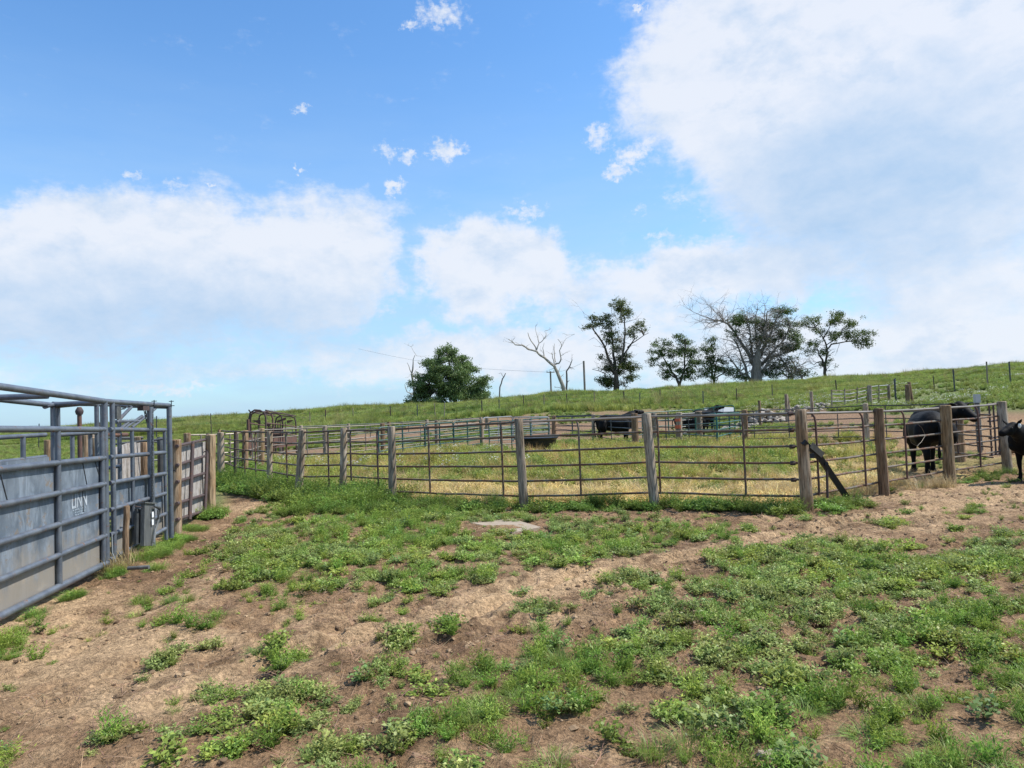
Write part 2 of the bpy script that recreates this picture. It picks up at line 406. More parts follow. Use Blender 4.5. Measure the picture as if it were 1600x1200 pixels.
def m_leaf(name, spread=.35, trans=.35, worldvar=None, gloss=.45, hue=(.452, .507)):
    """leaf colour comes from the per-leaf attribute 'lc', varied per instance"""
    m, T, b = mat(name, gloss, 0, .25)
    at_ = T.new('ShaderNodeAttribute', attribute_name='lc').outputs['Color']
    oi = T.new('ShaderNodeObjectInfo').outputs['Random']
    hs = T.new('ShaderNodeHueSaturation'); T.l.new(at_, hs.inputs['Color'])
    T.l.new(T.rng(oi, 0, 1, hue[0], hue[1], False), hs.inputs['Hue'])
    T.l.new(T.rng(T.m('FRACT', T.m('MULTIPLY', oi, 7.31)), 0, 1, 1.1-spread, 1.12+spread, False), hs.inputs['Value'])
    c = hs.outputs[0]
    if worldvar:
        P = T.new('ShaderNodeNewGeometry').outputs['Position']
        for sc, thr, colr, amt in worldvar:
            c = T.mix(T.rng(T.noise(T.v('MULTIPLY', P, (1, 1, 0)), sc, 3, .5), thr, thr+.12, 0, amt), c, colr)
    T.l.new(c, b.inputs['Base Color'])
    tr = T.new('ShaderNodeBsdfTranslucent'); T.l.new(c, tr.inputs[0])
    mx = T.new('ShaderNodeMixShader'); mx.inputs[0].default_value = trans
    T.l.new(b.outputs[0], mx.inputs[1]); T.l.new(tr.outputs[0], mx.inputs[2])
    T.l.new(mx.outputs[0], T.n['Material Output'].inputs[0])
    return m
LEAF = m_leaf('weed_leaf', .34, .40)
GRASS = m_leaf('grass_blade', .3, .4)
STRAWM = m_leaf('straw', .3, .35, hue=(.49, .515))
HILLG = m_leaf('hill_grass', .22, .4, [(.05, .50, (.33, .34, .09), .5), (.11, .56, (.10, .19, .045), .6), (.035, .60, (.48, .40, .18), .5)], hue=(.465, .505))
TREEL = m_leaf('tree_leaf', .15, .25)

# ------------------------------------------------------------------ fast mesh with per-face colour
def np_mesh(name, V, faces_n, loops, colors, mat_):
    """V (n,3); faces_n vertices per face (int); loops (k*faces_n) ; colors per face (k,3)"""
    me = bpy.data.meshes.new(name); nf = len(loops)//faces_n
    me.vertices.add(len(V)); me.vertices.foreach_set('co', np.asarray(V, np.float32).ravel())
    me.loops.add(len(loops)); me.loops.foreach_set('vertex_index', np.asarray(loops, np.int32))
    me.polygons.add(nf); me.polygons.foreach_set('loop_start', np.arange(nf, dtype=np.int32)*faces_n)
    me.update(calc_edges=True); me.validate()
    if colors is not None:
        a = me.attributes.new('lc', 'FLOAT_COLOR', 'FACE')
        c4 = np.ones((nf, 4), np.float32); c4[:, :3] = colors; a.data.foreach_set('color', c4.ravel())
    me.materials.append(mat_)
    return me
def leaves(base, direc, length, width, fold=.25, nrm=None):
    """diamond leaves: base (n,3), direc (n,3) unit -> quads pairs (2 tris folded -> here 4-vert kite)"""
    n = len(base); up = np.tile([0, 0, 1.], (n, 1)) if nrm is None else nrm
    side = np.cross(direc, up); ln = np.linalg.norm(side, axis=1, keepdims=True); side = side/np.maximum(ln, 1e-6)
    L = np.asarray(length).reshape(-1, 1); W = np.asarray(width).reshape(-1, 1)
    up2 = np.cross(side, direc)
    mid = base+direc*L*.45
    v0 = base; v1 = mid+side*W/2+up2*W*fold; v2 = base+direc*L-up2*L*.08; v3 = mid-side*W/2+up2*W*fold
    V = np.stack([v0, v1, v2, v3], 1).reshape(-1, 3)
    return V, np.arange(4*n)
def blades(base, lean, h, w, bend=.4, az=None):
    """grass blades of 3 levels: quads+tip as 2 quads (tip collapsed)"""
    n = len(base); az = rng.uniform(0, 2*np.pi, n) if az is None else az
    d = np.stack([np.cos(az), np.sin(az), 0*az], 1); s = np.stack([-np.sin(az), np.cos(az), 0*az], 1)
    h = h.reshape(-1, 1); w = w.reshape(-1, 1); lean = lean.reshape(-1, 1)
    p0 = base; p1 = base+d*h*lean*.45+np.array([0, 0, 1])*h*.55; p2 = base+d*h*(lean*1.0+bend*lean)+np.array([0, 0, 1])*h*(1-.25*lean)
    V = np.stack([p0-s*w/2, p0+s*w/2, p1+s*w*.4, p1-s*w*.4, p2+s*w*.05, p2-s*w*.05], 1).reshape(-1, 3)
    b = np.arange(n)*6
    L = np.stack([b, b+1, b+2, b+3, b+3, b+2, b+4, b+5], 1).ravel()
    return V, L
def jitcol(c, n, v=.2, hue=.12):
    c = np.array(c)[None, :]*(1+rng.uniform(-v, v, (n, 1)))
    c = c*(1+rng.uniform(-hue, hue, (n, 3))*np.array([1, .4, 1]))
    return np.clip(c, .002, 1)

PROTO = bpy.data.collections.new('protos')
def protoset(name, meshes):
    c = bpy.data.collections.new(name)
    for i, me in enumerate(meshes):
        o = bpy.data.objects.new('%s_%02d' % (name, i), me); c.objects.link(o)
    return c
def scatter(name, coll, nproto, P, S, label, cat, RZ=None, tilt=None, kindstuff=True, idx=None):
    n = len(P)
    me = bpy.data.meshes.new(name); me.vertices.add(n); me.vertices.foreach_set('co', np.asarray(P, np.float32).ravel())
    S = np.asarray(S, np.float32)
    if S.ndim == 1: S = np.stack([S, S, S], 1)
    a = me.attributes.new('scl', 'FLOAT_VECTOR', 'POINT'); a.data.foreach_set('vector', S.ravel())
    rot = np.zeros((n, 3), np.float32); rot[:, 2] = rng.uniform(0, 6.283, n) if RZ is None else RZ
    if tilt is not None: rot[:, :2] = rng.uniform(-tilt, tilt, (n, 2))
    a = me.attributes.new('rot', 'FLOAT_VECTOR', 'POINT'); a.data.foreach_set('vector', rot.ravel())
    a = me.attributes.new('pid', 'INT', 'POINT'); a.data.foreach_set('value', (rng.integers(0, nproto, n) if idx is None else idx).astype(np.int32))
    o = bpy.data.objects.new(name, me); col.objects.link(o)
    g = bpy.data.node_groups.new(name+'_gn', 'GeometryNodeTree')
    g.interface.new_socket('Geometry', in_out='INPUT', socket_type='NodeSocketGeometry')
    g.interface.new_socket('Geometry', in_out='OUTPUT', socket_type='NodeSocketGeometry')
    N = g.nodes; Lk = g.links
    gi = N.new('NodeGroupInput'); go = N.new('NodeGroupOutput')
    ip = N.new('GeometryNodeInstanceOnPoints'); ci = N.new('GeometryNodeCollectionInfo')
    ci.inputs['Collection'].default_value = coll; ci.inputs['Separate Children'].default_value = True; ci.inputs['Reset Children'].default_value = True
    def attr(nm, dt):
        q = N.new('GeometryNodeInputNamedAttribute'); q.data_type = dt; q.inputs['Name'].default_value = nm; return q.outputs['Attribute']
    Lk.new(gi.outputs[0], ip.inputs['Points']); Lk.new(ci.outputs[0], ip.inputs['Instance'])
    ip.inputs['Pick Instance'].default_value = True
    Lk.new(attr('pid', 'INT'), ip.inputs['Instance Index']); Lk.new(attr('scl', 'FLOAT_VECTOR'), ip.inputs['Scale'])
    er = N.new('FunctionNodeEulerToRotation'); Lk.new(attr('rot', 'FLOAT_VECTOR'), er.inputs[0]); Lk.new(er.outputs[0], ip.inputs['Rotation'])
    Lk.new(ip.outputs[0], go.inputs[0])
    md = o.modifiers.new('scatter', 'NODES'); md.node_group = g
    if kindstuff: tag(o, label, cat, None, 'stuff')
    return o

# ------------------------------------------------------------------ ground
def px_of(x, y, z=None):
    """pixel of ground points (numpy)"""
    z = zt(x, y) if z is None else z
    dx, dy, dz = x, y, z-EYE
    f = dx*CF.x+dy*CF.y+dz*CF.z; f = np.where(f < .2, .2, f)
    return 800+F*(dx*CR.x+dy*CR.y+dz*CR.z)/f, 600-F*(dx*CU.x+dy*CU.y+dz*CU.z)/f
def gxy(px, py, z=0.): p = gp(px, py, z); return (p.x, p.y)
def ell_mask(x, y, L, soft=.35):
    """ellipses given by their place on the lot: (px,py,rx,ry,strength) converted once to ground axes"""
    out = np.zeros_like(x)
    for px, py, rx, ry, st in L:
        c = gp(px, py); e = gp(px+rx, py); n_ = gp(px, py-ry*.8); s_ = gp(px, py+ry*.8)
        ax = max(abs(e.x-c.x), .05); cy = (n_.y+s_.y)/2; ay = max((n_.y-s_.y)/2, .05)
        # keep the lean of the view line so that patches keep their place
        k = c.x/c.y
        q = np.sqrt(((x-c.x-(y-c.y)*k)/ax)**2+((y-cy)/ay)**2)
        out = np.maximum(out, st*(1-sst(q, 1-soft, 1+soft)))
    return out
# fence line of the near pen (base pixel, distance)
FP = [(345, 672, 347, 21.5), (368, 673, 366, 19.2), (424, 674, 422, 17.4), (475, 672, 467, 15.7), (539, 669, 535, 14.6), (613, 667, 613, 13.4), (810, 655, 816, 11.95), (1008, 647, 1017, 11.85),
      (1246, 641, 1252, 10.75), (1367, 639, 1373, 12.2), (1472, 634, 1476, 13.55), (1559, 628, 1567, 14.8)]
FPW = []
for pt, yt, pb, d in FP:
    b_ = at(pb, 700, d); FPW.append((b_.x, d))
FENCE = np.array(FPW)
def dist_poly(x, y, pts):
    """signed distance to polyline (positive on the camera side)"""
    best = np.full(np.shape(x), 1e9); sg = np.zeros(np.shape(x))
    for (ax, ay), (bx, by) in zip(pts[:-1], pts[1:]):
        dx, dy = bx-ax, by-ay; L2 = dx*dx+dy*dy
        t = np.clip(((x-ax)*dx+(y-ay)*dy)/L2, 0, 1); qx = ax+t*dx; qy = ay+t*dy
        d = np.hypot(x-qx, y-qy); s = np.sign(-((x-ax)*dy-(y-ay)*dx))*-1
        m = d < best; best = np.where(m, d, best); sg = np.where(m, s, sg)
    return best*sg
SANDL = [(60, 1000, 160, 90, .8), (220, 920, 120, 35, .7), (250, 1000, 120, 30, .9), (60, 930, 70, 30, .9), (170, 1080, 160, 60, .7), (620, 960, 180, 30, .8), (760, 945, 160, 30, .9), (960, 905, 160, 22, .9),
         (860, 950, 90, 30, .8), (1120, 880, 90, 16, .8), (1230, 800, 60, 20, .5), (1420, 790, 200, 45, .75), (1540, 780, 90, 30, .8), (1330, 850, 90, 25, .5), (380, 790, 60, 14, .5), (520, 1000, 140, 30, .5), (700, 870, 80, 14, .4)]
TRACKS = [([(560, 1010), (700, 975), (800, 930), (920, 893), (1060, 872), (1200, 842), (1330, 812), (1600, 775)], .16, .055),
          ([(300, 1090), (420, 1030), (600, 985), (760, 935), (850, 905), (960, 885)], .22, .035),
          ([(360, 760), (330, 830), (270, 900), (160, 960), (0, 1060)], .5, .03)]
TRW = [([gxy(*p) for p in T_], w, d) for T_, w, d in TRACKS]
TREAD = [gxy(1220, 862), gxy(1330, 838), gxy(1440, 808), gxy(1590, 784)]
def near_height(x, y):
    h = (fbm(x*1.1, y*1.1, 3, 3)-.5)*.06
    rough = .25+.75*sst(fbm(x*.7, y*.7, 9, 3), .35, .65)
    h += (fbm(x*5, y*5, 21, 3, .6)-.5)*.085*rough
    h += (np.abs(fbm(x*11, y*11, 31, 3, .6)-.5))*-.085*rough
    # hoof prints
    h += (vnoise(x*23, y*23, 41)-.5)*.014*rough+(vnoise(x*37, y*37, 43)-.5)*.008
    hp = vnoise(x*6.3, y*6.3, 77); h -= .034*sst(hp, .70, .84)*sst(fbm(x*.5, y*.5, 4, 2), .36, .55); hq = vnoise(x*7.7+5, y*5.1, 78); h -= .026*sst(hq, .74, .86)
    wob = (fbm(x*1.7, y*1.7, 55, 3)-.5)*.5
    for pts, w, d in TRW:
        q = np.abs(dist_poly(x, y, pts)+wob*w*2)
        h -= d*(1-sst(q, w*.25, w)); h += d*.55*(sst(q, w*.8, w*1.15)*(1-sst(q, w*1.2, w*1.9)))
    for off in (-.12, .75):
        q = dist_poly(x, y, TREAD)+off
        k = np.hypot(TREAD[-1][0]-TREAD[0][0], TREAD[-1][1]-TREAD[0][1])
        s = ((x-TREAD[0][0])*(TREAD[-1][0]-TREAD[0][0])+(y-TREAD[0][1])*(TREAD[-1][1]-TREAD[0][1]))/k
        inside = (1-sst(np.abs(q), .14, .2))*sst(s, 0, .5)*(1-sst(s, k-.5, k))*sst(fbm(x*1.3, y*1.3, 91, 2), .35, .5)
        h += inside*(.026*np.sin((s+.5*np.abs(q))*2*np.pi/.13)-.012)
    return h
def axis(lo, hi, step, out_lo, out_hi, g=1.09):
    a = list(np.arange(lo, hi, step)); s = step; v = a[-1]
    while v < out_hi: s *= g; v += s; a.append(v)
    s = step; v = lo; pre = []
    while v > out_lo: s *= g; v -= s; pre.append(v)
    return np.array(pre[::-1]+a)
def soil_colour(x, y):
    """real local colours of soil, litter and turf"""
    n = len(x); d0 = np.hypot(x, y)
    f1 = fbm(x*.9, y*.9, 101, 4); f2 = fbm(x*4, y*4, 111, 3, .6); f3 = fbm(x*.22, y*.22, 121, 3)
    dirt = np.array([.245, .150, .083]); sand = np.array([.435, .295, .170]); dark = np.array([.13, .078, .044])
    sm = ell_mask(x, y, SANDL, .5)*(.35+1.1*sst(f1, .3, .62))
    sm = np.where(y < 1.5, .5*f1, sm)
    wv = (fbm(x*1.4, y*1.4, 161, 3)-.5)*.5; edge_ = np.zeros_like(x)
    for pts, w, d_ in TRW[:2]:
        q = np.abs(dist_poly(x, y, pts)+wv)
        sm = sm+.75*(1-sst(q, w*.6, w*1.9)); edge_ = np.maximum(edge_, sst(q, w*1.5, w*1.9)*(1-sst(q, w*2.1, w*2.8))*sst(f2, .4, .55))
    sm = sm*(1-.7*edge_)
    sm = np.clip(sm+.45*sst(f2, .55, .75)+.10, 0, 1)[:, None]
    c = dirt*(1-sm)+sand*sm
    pathd = ell_mask(x, y, [(240, 900, 60, 40, 1), (300, 850, 50, 40, 1), (190, 945, 60, 30, .8), (350, 820, 50, 20, .7), (900, 1000, 300, 40, .5), (650, 1030, 200, 40, .4), (1250, 940, 300, 200, .5)], .5)
    c = c*(1-.35*edge_[:, None])
    dk0 = sst(pathd*.55+(fbm(x*3, y*3, 151, 4, .6)-.5)*1.2, .25, .6)[:, None]*.5
    c = c*(1-dk0)+dark*1.25*dk0
    dk = (sst(fbm(x*1.6, y*1.6, 131, 4, .6), .54, .68)*.7*(1-sm[:, 0]*.7))[:, None]
    c = c*(1-dk)+dark*dk
    sd_ = dist_poly(x, y, FPW); inpen = (sst(-sd_, -.1, .4)*(x > -7.5)*(y > 10.4)*(y < 60))[:, None]
    straw = np.array([.50, .38, .15]); grn = np.array([.20, .23, .06])
    pen = straw*(1-sst(f1, .4, .6)[:, None])+np.array([.27, .17, .09])*sst(f1, .4, .6)[:, None]
    gm = (sst(y, 14, 19)*(1-sst(y, 27, 34))*(1-sst(800+F*x/np.maximum(y, 5), 1130, 1230)*sst(y, 17, 19)))[:, None]*.6
    pb_ = (sst(800+F*x/np.maximum(y, 5), 1130, 1230)*sst(y, 17, 19))[:, None]; pen = pen*(1-pb_)+(np.array([.29, .185, .10])*(.8+.4*f2[:, None]))*pb_
    pen = pen*(1-gm)+grn*gm
    c = c*(1-inpen)+pen*inpen
    # the yards behind and the bank: bare reddish earth
    bank = np.array([.235, .15, .092]); by = sst(y, 27, 33)[:, None]
    gr = sst(f3+.12*(f1-.5), .50, .60)[:, None]
    c = c*(1-by)+(bank*(1-gr)+np.array([.12, .15, .05])*gr)*by
    # hill: turf
    pxl = 800+F*x/np.maximum(y, 5)
    start = np.interp(pxl, [-400, 200, 400, 600, 860, 1100, 1300, 1450, 1700], [20, 20, 34, 53, 56, 54, 47, 35, 30])
    t = sst(y-start, -2, 2)[:, None]*(y > 18)[:, None]
    turf = np.array([.10, .14, .045])*(1-f1[:, None])*1.0+np.array([.20, .20, .08])*f1[:, None]
    leftf = (sst(-x, 5.3, 6.6)*sst(y, 6, 9)*(1-sst(pxl, 330, 370)))[:, None]
    t = np.maximum(t, leftf)
    c = c*(1-t)+turf*t
    return c, t[:, 0], inpen[:, 0]
def grid_mesh(xs, ys, height, name):
    X, Y = np.meshgrid(xs, ys); x = X.ravel(); y = Y.ravel()
    z = height(x, y); nx, ny = len(xs), len(ys)
    me = bpy.data.meshes.new(name); me.vertices.add(nx*ny); me.vertices.foreach_set('co', np.stack([x, y, z], 1).astype(np.float32).ravel())
    i = (np.arange(ny-1)[:, None]*nx+np.arange(nx-1)[None]).ravel()
    L = np.stack([i, i+1, i+nx+1, i+nx], 1).ravel().astype(np.int32)
    me.loops.add(len(L)); me.loops.foreach_set('vertex_index', L); me.polygons.add(len(i)); me.polygons.foreach_set('loop_start', np.arange(len(i), dtype=np.int32)*4)
    me.update(calc_edges=True)
    return me, x, y
def GZ(x, y):
    x = np.asarray(x, float); y = np.asarray(y, float)
    return zt(x, y)+near_height(x, y)*(1-sst(y, 17, 24))
xs = axis(-6.3, 11.5, .026, -2500, 2500, 1.085); ys = axis(2.7, 16, .026, -300, 3000, 1.06)
me, gx, gy = grid_mesh(xs, ys, GZ, 'ground')
cc, _, _ = soil_colour(gx, gy)
a_ = me.attributes.new('soil', 'FLOAT_COLOR', 'POINT'); c4 = np.ones((len(gx), 4), np.float32); c4[:, :3] = cc; a_.data.foreach_set('color', c4.ravel())
me.shade_smooth()
m, T, b = mat('soil', .95, 0, .12)
ac = T.new('ShaderNodeAttribute', attribute_name='soil').outputs['Color']; P = T.new('ShaderNodeNewGeometry').outputs['Position']
fn = T.noise(P, 38, 6, .7); gn = T.noise(P, 140, 3, .7); mn = T.noise(P, 9, 5, .65)
rdg = T.m('ABSOLUTE', T.m('SUBTRACT', T.noise(P, 13, 5, .6, .4), .5))
k = T.m('ADD', T.rng(fn, .3, .7, .55, 1.35), T.rng(gn, .3, .7, -.12, .12)); k = T.m('MULTIPLY', T.m('MULTIPLY', k, T.rng(mn, .3, .7, .78, 1.2)), T.m('ADD', 1., T.m('MULTIPLY', T.m('MULTIPLY', T.rng(rdg, 0, .04, -.22, .02), T.rng(T.noise(P, 2.2, 4, .6), .45, .6)), 1.)))
kc = T.new('ShaderNodeCombineColor'); [T.l.new(k, kc.inputs[i]) for i in range(3)]
c = T.mix(1, ac, kc.outputs[0], 'MULTIPLY')
T.l.new(c, b.inputs['Base Color'])
bump(T, b, T.m('ADD', T.m('MULTIPLY', fn, 1.), T.m('ADD', T.m('MULTIPLY', gn, .35), T.rng(rdg, 0, .06, 0, .22))), .9, .03)
me.materials.append(m)
ground = bpy.data.objects.new('ground', me); col.objects.link(ground); ground['kind'] = 'structure'

# ------------------------------------------------------------------ plant prototypes
def leafy(n_stem, per, Rr, H, ll, lw, c1, c2, flat=.5, up=.5, clusters=0):
    """low spreading broad-leaved weed"""
    B = []; D = []; LL = []; WW = []
    stems = []
    for i in range(n_stem):
        a = rng.uniform(0, 2*np.pi); r = Rr*np.sqrt(rng.uniform(.05, 1)); h = H*rng.uniform(.45, 1)*(1-.45*(r/Rr)**2)
        tip = np.array([r*math.cos(a), r*math.sin(a), h])
        stems.append(tip)
        for j in range(per):
            t = .3+.7*(j+rng.uniform(0, 1))/per
            p = np.array([tip[0]*t, tip[1]*t, tip[2]*t**.7])+rng.normal(0, .006, 3)
            aa = rng.uniform(0, 2*np.pi); el = rng.uniform(-.1, 1)*up
            B.append(p); D.append([math.cos(aa)*math.cos(el), math.sin(aa)*math.cos(el), math.sin(el)])
            s = rng.uniform(.6, 1.2)*(1.1-.3*t); LL.append(ll*s); WW.append(lw*s)
    B = np.array(B); D = np.array(D); LL = np.array(LL); WW = np.array(WW); n = len(B)
    nr = np.tile([0, 0, 1.], (n, 1))+rng.normal(0, flat, (n, 3)); nr /= np.linalg.norm(nr, axis=1, keepdims=True)
    V, L = leaves(B, D, LL, WW, .2, nr)
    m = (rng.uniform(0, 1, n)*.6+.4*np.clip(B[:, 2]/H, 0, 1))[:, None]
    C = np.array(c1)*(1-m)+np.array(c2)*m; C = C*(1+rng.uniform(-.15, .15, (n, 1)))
    # stems as thin quads
    st = np.array(stems); k = len(st); s_ = np.stack([-st[:, 1], st[:, 0], 0*st[:, 0]], 1); s_ /= np.linalg.norm(s_, axis=1, keepdims=True)+1e-6
    w = .0022
    SV = np.stack([s_*w, -s_*w, st*[.6, .6, .72]-s_*w, st*[.6, .6, .72]+s_*w], 1).reshape(-1, 3)
    V2 = np.concatenate([V, SV]); L2 = np.concatenate([L, np.arange(4*k)+len(V)])
    C2 = np.concatenate([C, jitcol((.10, .09, .04), k)])
    return V2, L2, C2
def tuft(n, Rr, H, w, c1, c2, lean=(.1, .8)):
    a = rng.uniform(0, 2*np.pi, n); r = Rr*np.sqrt(rng.uniform(0, 1, n))
    base = np.stack([r*np.cos(a), r*np.sin(a), 0*r], 1); le = rng.uniform(*lean, n)
    V, L = blades(base, le, H*rng.uniform(.5, 1.1, n), w*rng.uniform(.7, 1.2, n), .4, a+rng.normal(0, .6, n))
    m = rng.uniform(0, 1, (n, 1)); C = np.array(c1)*(1-m)+np.array(c2)*m
    return V, L, np.repeat(C, 2, 0)
def upright(n_stem, per, Rr, H, ll, lw, c1, c2, flowers=None):
    """taller bushy weed: near-vertical stems clothed in narrow leaves"""
    B = []; D = []; S = []
    for i in range(n_stem):
        a = rng.uniform(0, 2*np.pi); r0 = Rr*.25*rng.uniform(); r1 = Rr*np.sqrt(rng.uniform(.05, 1)); h = H*rng.uniform(.55, 1)*(1-.3*(r1/Rr)**2)
        for j in range(per):
            t = (j+rng.uniform())/per; rr = r0+(r1-r0)*t**1.2
            B.append([rr*math.cos(a), rr*math.sin(a), h*t]); aa = rng.uniform(0, 2*np.pi); el = rng.uniform(.1, 1.1)
            D.append([math.cos(aa)*math.cos(el), math.sin(aa)*math.cos(el), math.sin(el)]); S.append(rng.uniform(.6, 1.2)*(1.15-.5*t))
    B = np.array(B); D = np.array(D); S = np.array(S); n = len(B)
    nr = rng.normal(0, 1, (n, 3)); nr[:, 2] += .8; nr /= np.linalg.norm(nr, axis=1, keepdims=True)
    V, L = leaves(B, D, ll*S, lw*S, .1, nr)
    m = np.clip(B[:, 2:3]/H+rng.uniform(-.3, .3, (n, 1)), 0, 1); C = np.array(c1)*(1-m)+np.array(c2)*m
    if flowers is not None:
        k = len(B)//30; sel = rng.choice(np.where(B[:, 2] > H*.6)[0], k); FB = B[sel]+rng.normal(0, .01, (k, 3)); FB[:, 2] += .02
        fd = rng.normal(0, 1, (k, 3)); fd[:, 2] = abs(fd[:, 2]); fd /= np.linalg.norm(fd, axis=1, keepdims=True)
        V2, L2 = leaves(FB, fd, np.full(k, ll*1.1), np.full(k, ll*.9), .0)
        L = np.concatenate([L, L2+len(V)]); V = np.concatenate([V, V2]); C = np.concatenate([C, jitcol(flowers, k, .15, .03)])
    return V, L, C
def pm(tup, mt, name='plant'): return np_mesh(name, tup[0], 4, tup[1], tup[2], mt)
G1, G2 = (.13, .20, .04), (.30, .43, .09)      # dark and light greens
G3, G4 = (.14, .20, .06), (.32, .42, .13)         # greyish green
Y1, Y2 = (.16, .20, .045), (.33, .34, .09)
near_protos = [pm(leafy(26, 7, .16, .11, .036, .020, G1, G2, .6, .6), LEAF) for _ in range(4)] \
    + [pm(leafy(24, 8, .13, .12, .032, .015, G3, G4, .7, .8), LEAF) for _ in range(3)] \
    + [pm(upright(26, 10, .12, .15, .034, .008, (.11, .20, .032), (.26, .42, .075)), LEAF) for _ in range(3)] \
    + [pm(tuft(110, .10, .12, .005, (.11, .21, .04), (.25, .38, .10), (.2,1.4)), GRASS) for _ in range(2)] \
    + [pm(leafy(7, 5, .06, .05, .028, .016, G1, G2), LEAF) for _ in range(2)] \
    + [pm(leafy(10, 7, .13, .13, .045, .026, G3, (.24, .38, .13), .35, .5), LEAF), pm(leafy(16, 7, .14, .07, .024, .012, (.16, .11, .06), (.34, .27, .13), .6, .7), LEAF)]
NEAR = protoset('near_weed', near_protos)
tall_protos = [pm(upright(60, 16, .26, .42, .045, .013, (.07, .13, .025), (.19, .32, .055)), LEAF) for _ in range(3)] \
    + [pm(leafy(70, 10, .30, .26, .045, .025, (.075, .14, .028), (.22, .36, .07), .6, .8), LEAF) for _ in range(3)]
TALL = protoset('tall_weed', tall_protos)
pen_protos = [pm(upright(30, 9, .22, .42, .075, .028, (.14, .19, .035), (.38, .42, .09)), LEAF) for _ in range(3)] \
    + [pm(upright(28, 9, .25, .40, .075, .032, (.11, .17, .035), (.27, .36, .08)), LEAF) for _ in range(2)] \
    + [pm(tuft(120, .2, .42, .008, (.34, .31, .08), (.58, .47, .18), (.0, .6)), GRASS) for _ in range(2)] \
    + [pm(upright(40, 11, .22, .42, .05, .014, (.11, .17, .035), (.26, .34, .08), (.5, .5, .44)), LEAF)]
PEN = protoset('pen_weed', pen_protos)
straw_protos = [pm(tuft(46, .26, .22, .014, (.42, .29, .09), (.84, .68, .31), (.5, 2.6)), STRAWM) for _ in range(3)] \
    + [pm(tuft(40, .10, .30, .006, (.33, .25, .13), (.50, .38, .2), (.1, 1.0)), STRAWM) for _ in range(2)]
STRAW = protoset('straw_tuft', straw_protos)
hill_protos = [pm(tuft(110, .38, .60, .030, (.13, .20, .045), (.32, .40, .10), (.0, .5)), HILLG) for _ in range(4)] \
    + [pm(upright(26, 9, .3, .72, .10, .04, (.06, .11, .03), (.13, .20, .05)), HILLG) for _ in range(2)] \
    + [pm(tuft(60, .25, .85, .022, (.20, .21, .07), (.30, .27, .11), (.0, .35)), HILLG) for _ in range(1)]
HILL = protoset('hill_tuft', hill_protos)
def clod():
    v = []; mb = MB(); mb.blob((0, 0, 0), .02, 7, (1, 1, .6), .35); return mb
clods = []
m_clod, T, b = mat('clod', .95, 0, .1)
oi = T.new('ShaderNodeObjectInfo').outputs['Random']
T.l.new(T.mix(oi, (.10, .065, .04), (.36, .25, .15)), b.inputs['Base Color'])
for i in range(5):
    q = clod(); me2 = bpy.data.meshes.new('clod'); me2.from_pydata([tuple(p) for p in q.v], [], q.f); me2.update(); me2.materials.append(m_clod); clods.append(me2)
def twigproto():
    V, L = blades(np.zeros((3, 3))+rng.normal(0, .015, (3, 3))*[1, 1, .1], np.full(3, 6.), np.full(3, .022), np.full(3, .003), .1)
    V[:, 2] = np.abs(V[:, 2])*.3+.004
    return np_mesh('chaff', V, 4, L, np.repeat(jitcol((.38, .28, .17), 3), 2, 0), GRASS)
CLOD = protoset('clod', clods+[twigproto() for _ in range(4)])

# ------------------------------------------------------------------ ground cover
def rand_pts(n, x0, x1, y0, y1):
    return rng.uniform(x0, x1, n), rng.uniform(y0, y1, n)
WEEDL = [(640, 835, 300, 42, .95), (470, 880, 150, 50, .95), (430, 925, 95, 30, .8), (560, 925, 120, 22, .75), (700, 880, 120, 25, .8), (840, 860, 190, 30, .9), (960, 855, 120, 20, .85), (1090, 838, 60, 12, .8), (940, 825, 120, 18, .7),
         (1050, 825, 60, 10, .4), (500, 840, 170, 40, .8), (400, 800, 60, 22, .5), (730, 900, 50, 18, .75), (650, 912, 60, 18, .7), (845, 888, 30, 10, .8), (700, 815, 200, 16, .8),
         (1150, 875, 60, 16, .9), (1250, 868, 90, 20, .95), (1300, 848, 35, 7, .8), (1395, 858, 120, 12, .5), (1330, 905, 200, 40, 1), (1200, 905, 140, 30, .8), (1460, 900, 160, 35, 1), (1560, 880, 90, 50, 1), (1590, 850, 50, 22, 1),
         (1070, 915, 60, 25, .9), (1010, 905, 80, 16, .8), (1030, 935, 60, 30, .8), (950, 920, 60, 14, .7), (1300, 980, 380, 70, .92), (1150, 960, 120, 30, .75), (1500, 1000, 260, 90, .95), (1300, 1100, 420, 120, .78),
         (1000, 1120, 300, 110, .75), (760, 1120, 260, 80, .78), (880, 1060, 150, 40, .7), (700, 1080, 130, 35, .8), (420, 1110, 130, 45, .85), (560, 1140, 150, 70, .8), (330, 1160, 110, 50, .8), (940, 1030, 80, 30, .7), (1060, 1010, 90, 30, .75),
         (255, 1038, 24, 14, 1), (450, 1030, 32, 22, .9), (832, 950, 42, 18, 1), (830, 938, 25, 10, .9), (698, 990, 15, 13, 1), (615, 1000, 32, 20, .9), (585, 967, 22, 9, 1), (520, 1035, 28, 18, .8), (600, 1055, 34, 24, .95), (300, 975, 55, 14, .85), (270, 935, 50, 16, .6),
         (270, 915, 15, 8, .8), (8, 1005, 22, 22, 1), (183, 1160, 32, 40, .95), (5, 1190, 28, 20, .9), (50, 975, 36, 12, .7), (25, 985, 20, 12, .7), (112, 922, 12, 9, 1), (780, 1065, 60, 25, .7), (870, 1020, 40, 18, .6), (640, 1040, 20, 10, .7),
         (1400, 822, 22, 6, .8), (1512, 829, 25, 4, .7), (1260, 840, 10, 5, .5), (1355, 1105, 60, 50, .4)]
n = 300000
x, y = rand_pts(n, -7, 16, 2.2, 17)
pf = ell_mask(x, y, WEEDL, .25)
pf = np.where((y < 3.4) | (x/np.maximum(y, .1) > .75), np.maximum(pf, .8*(x > -1)), pf)
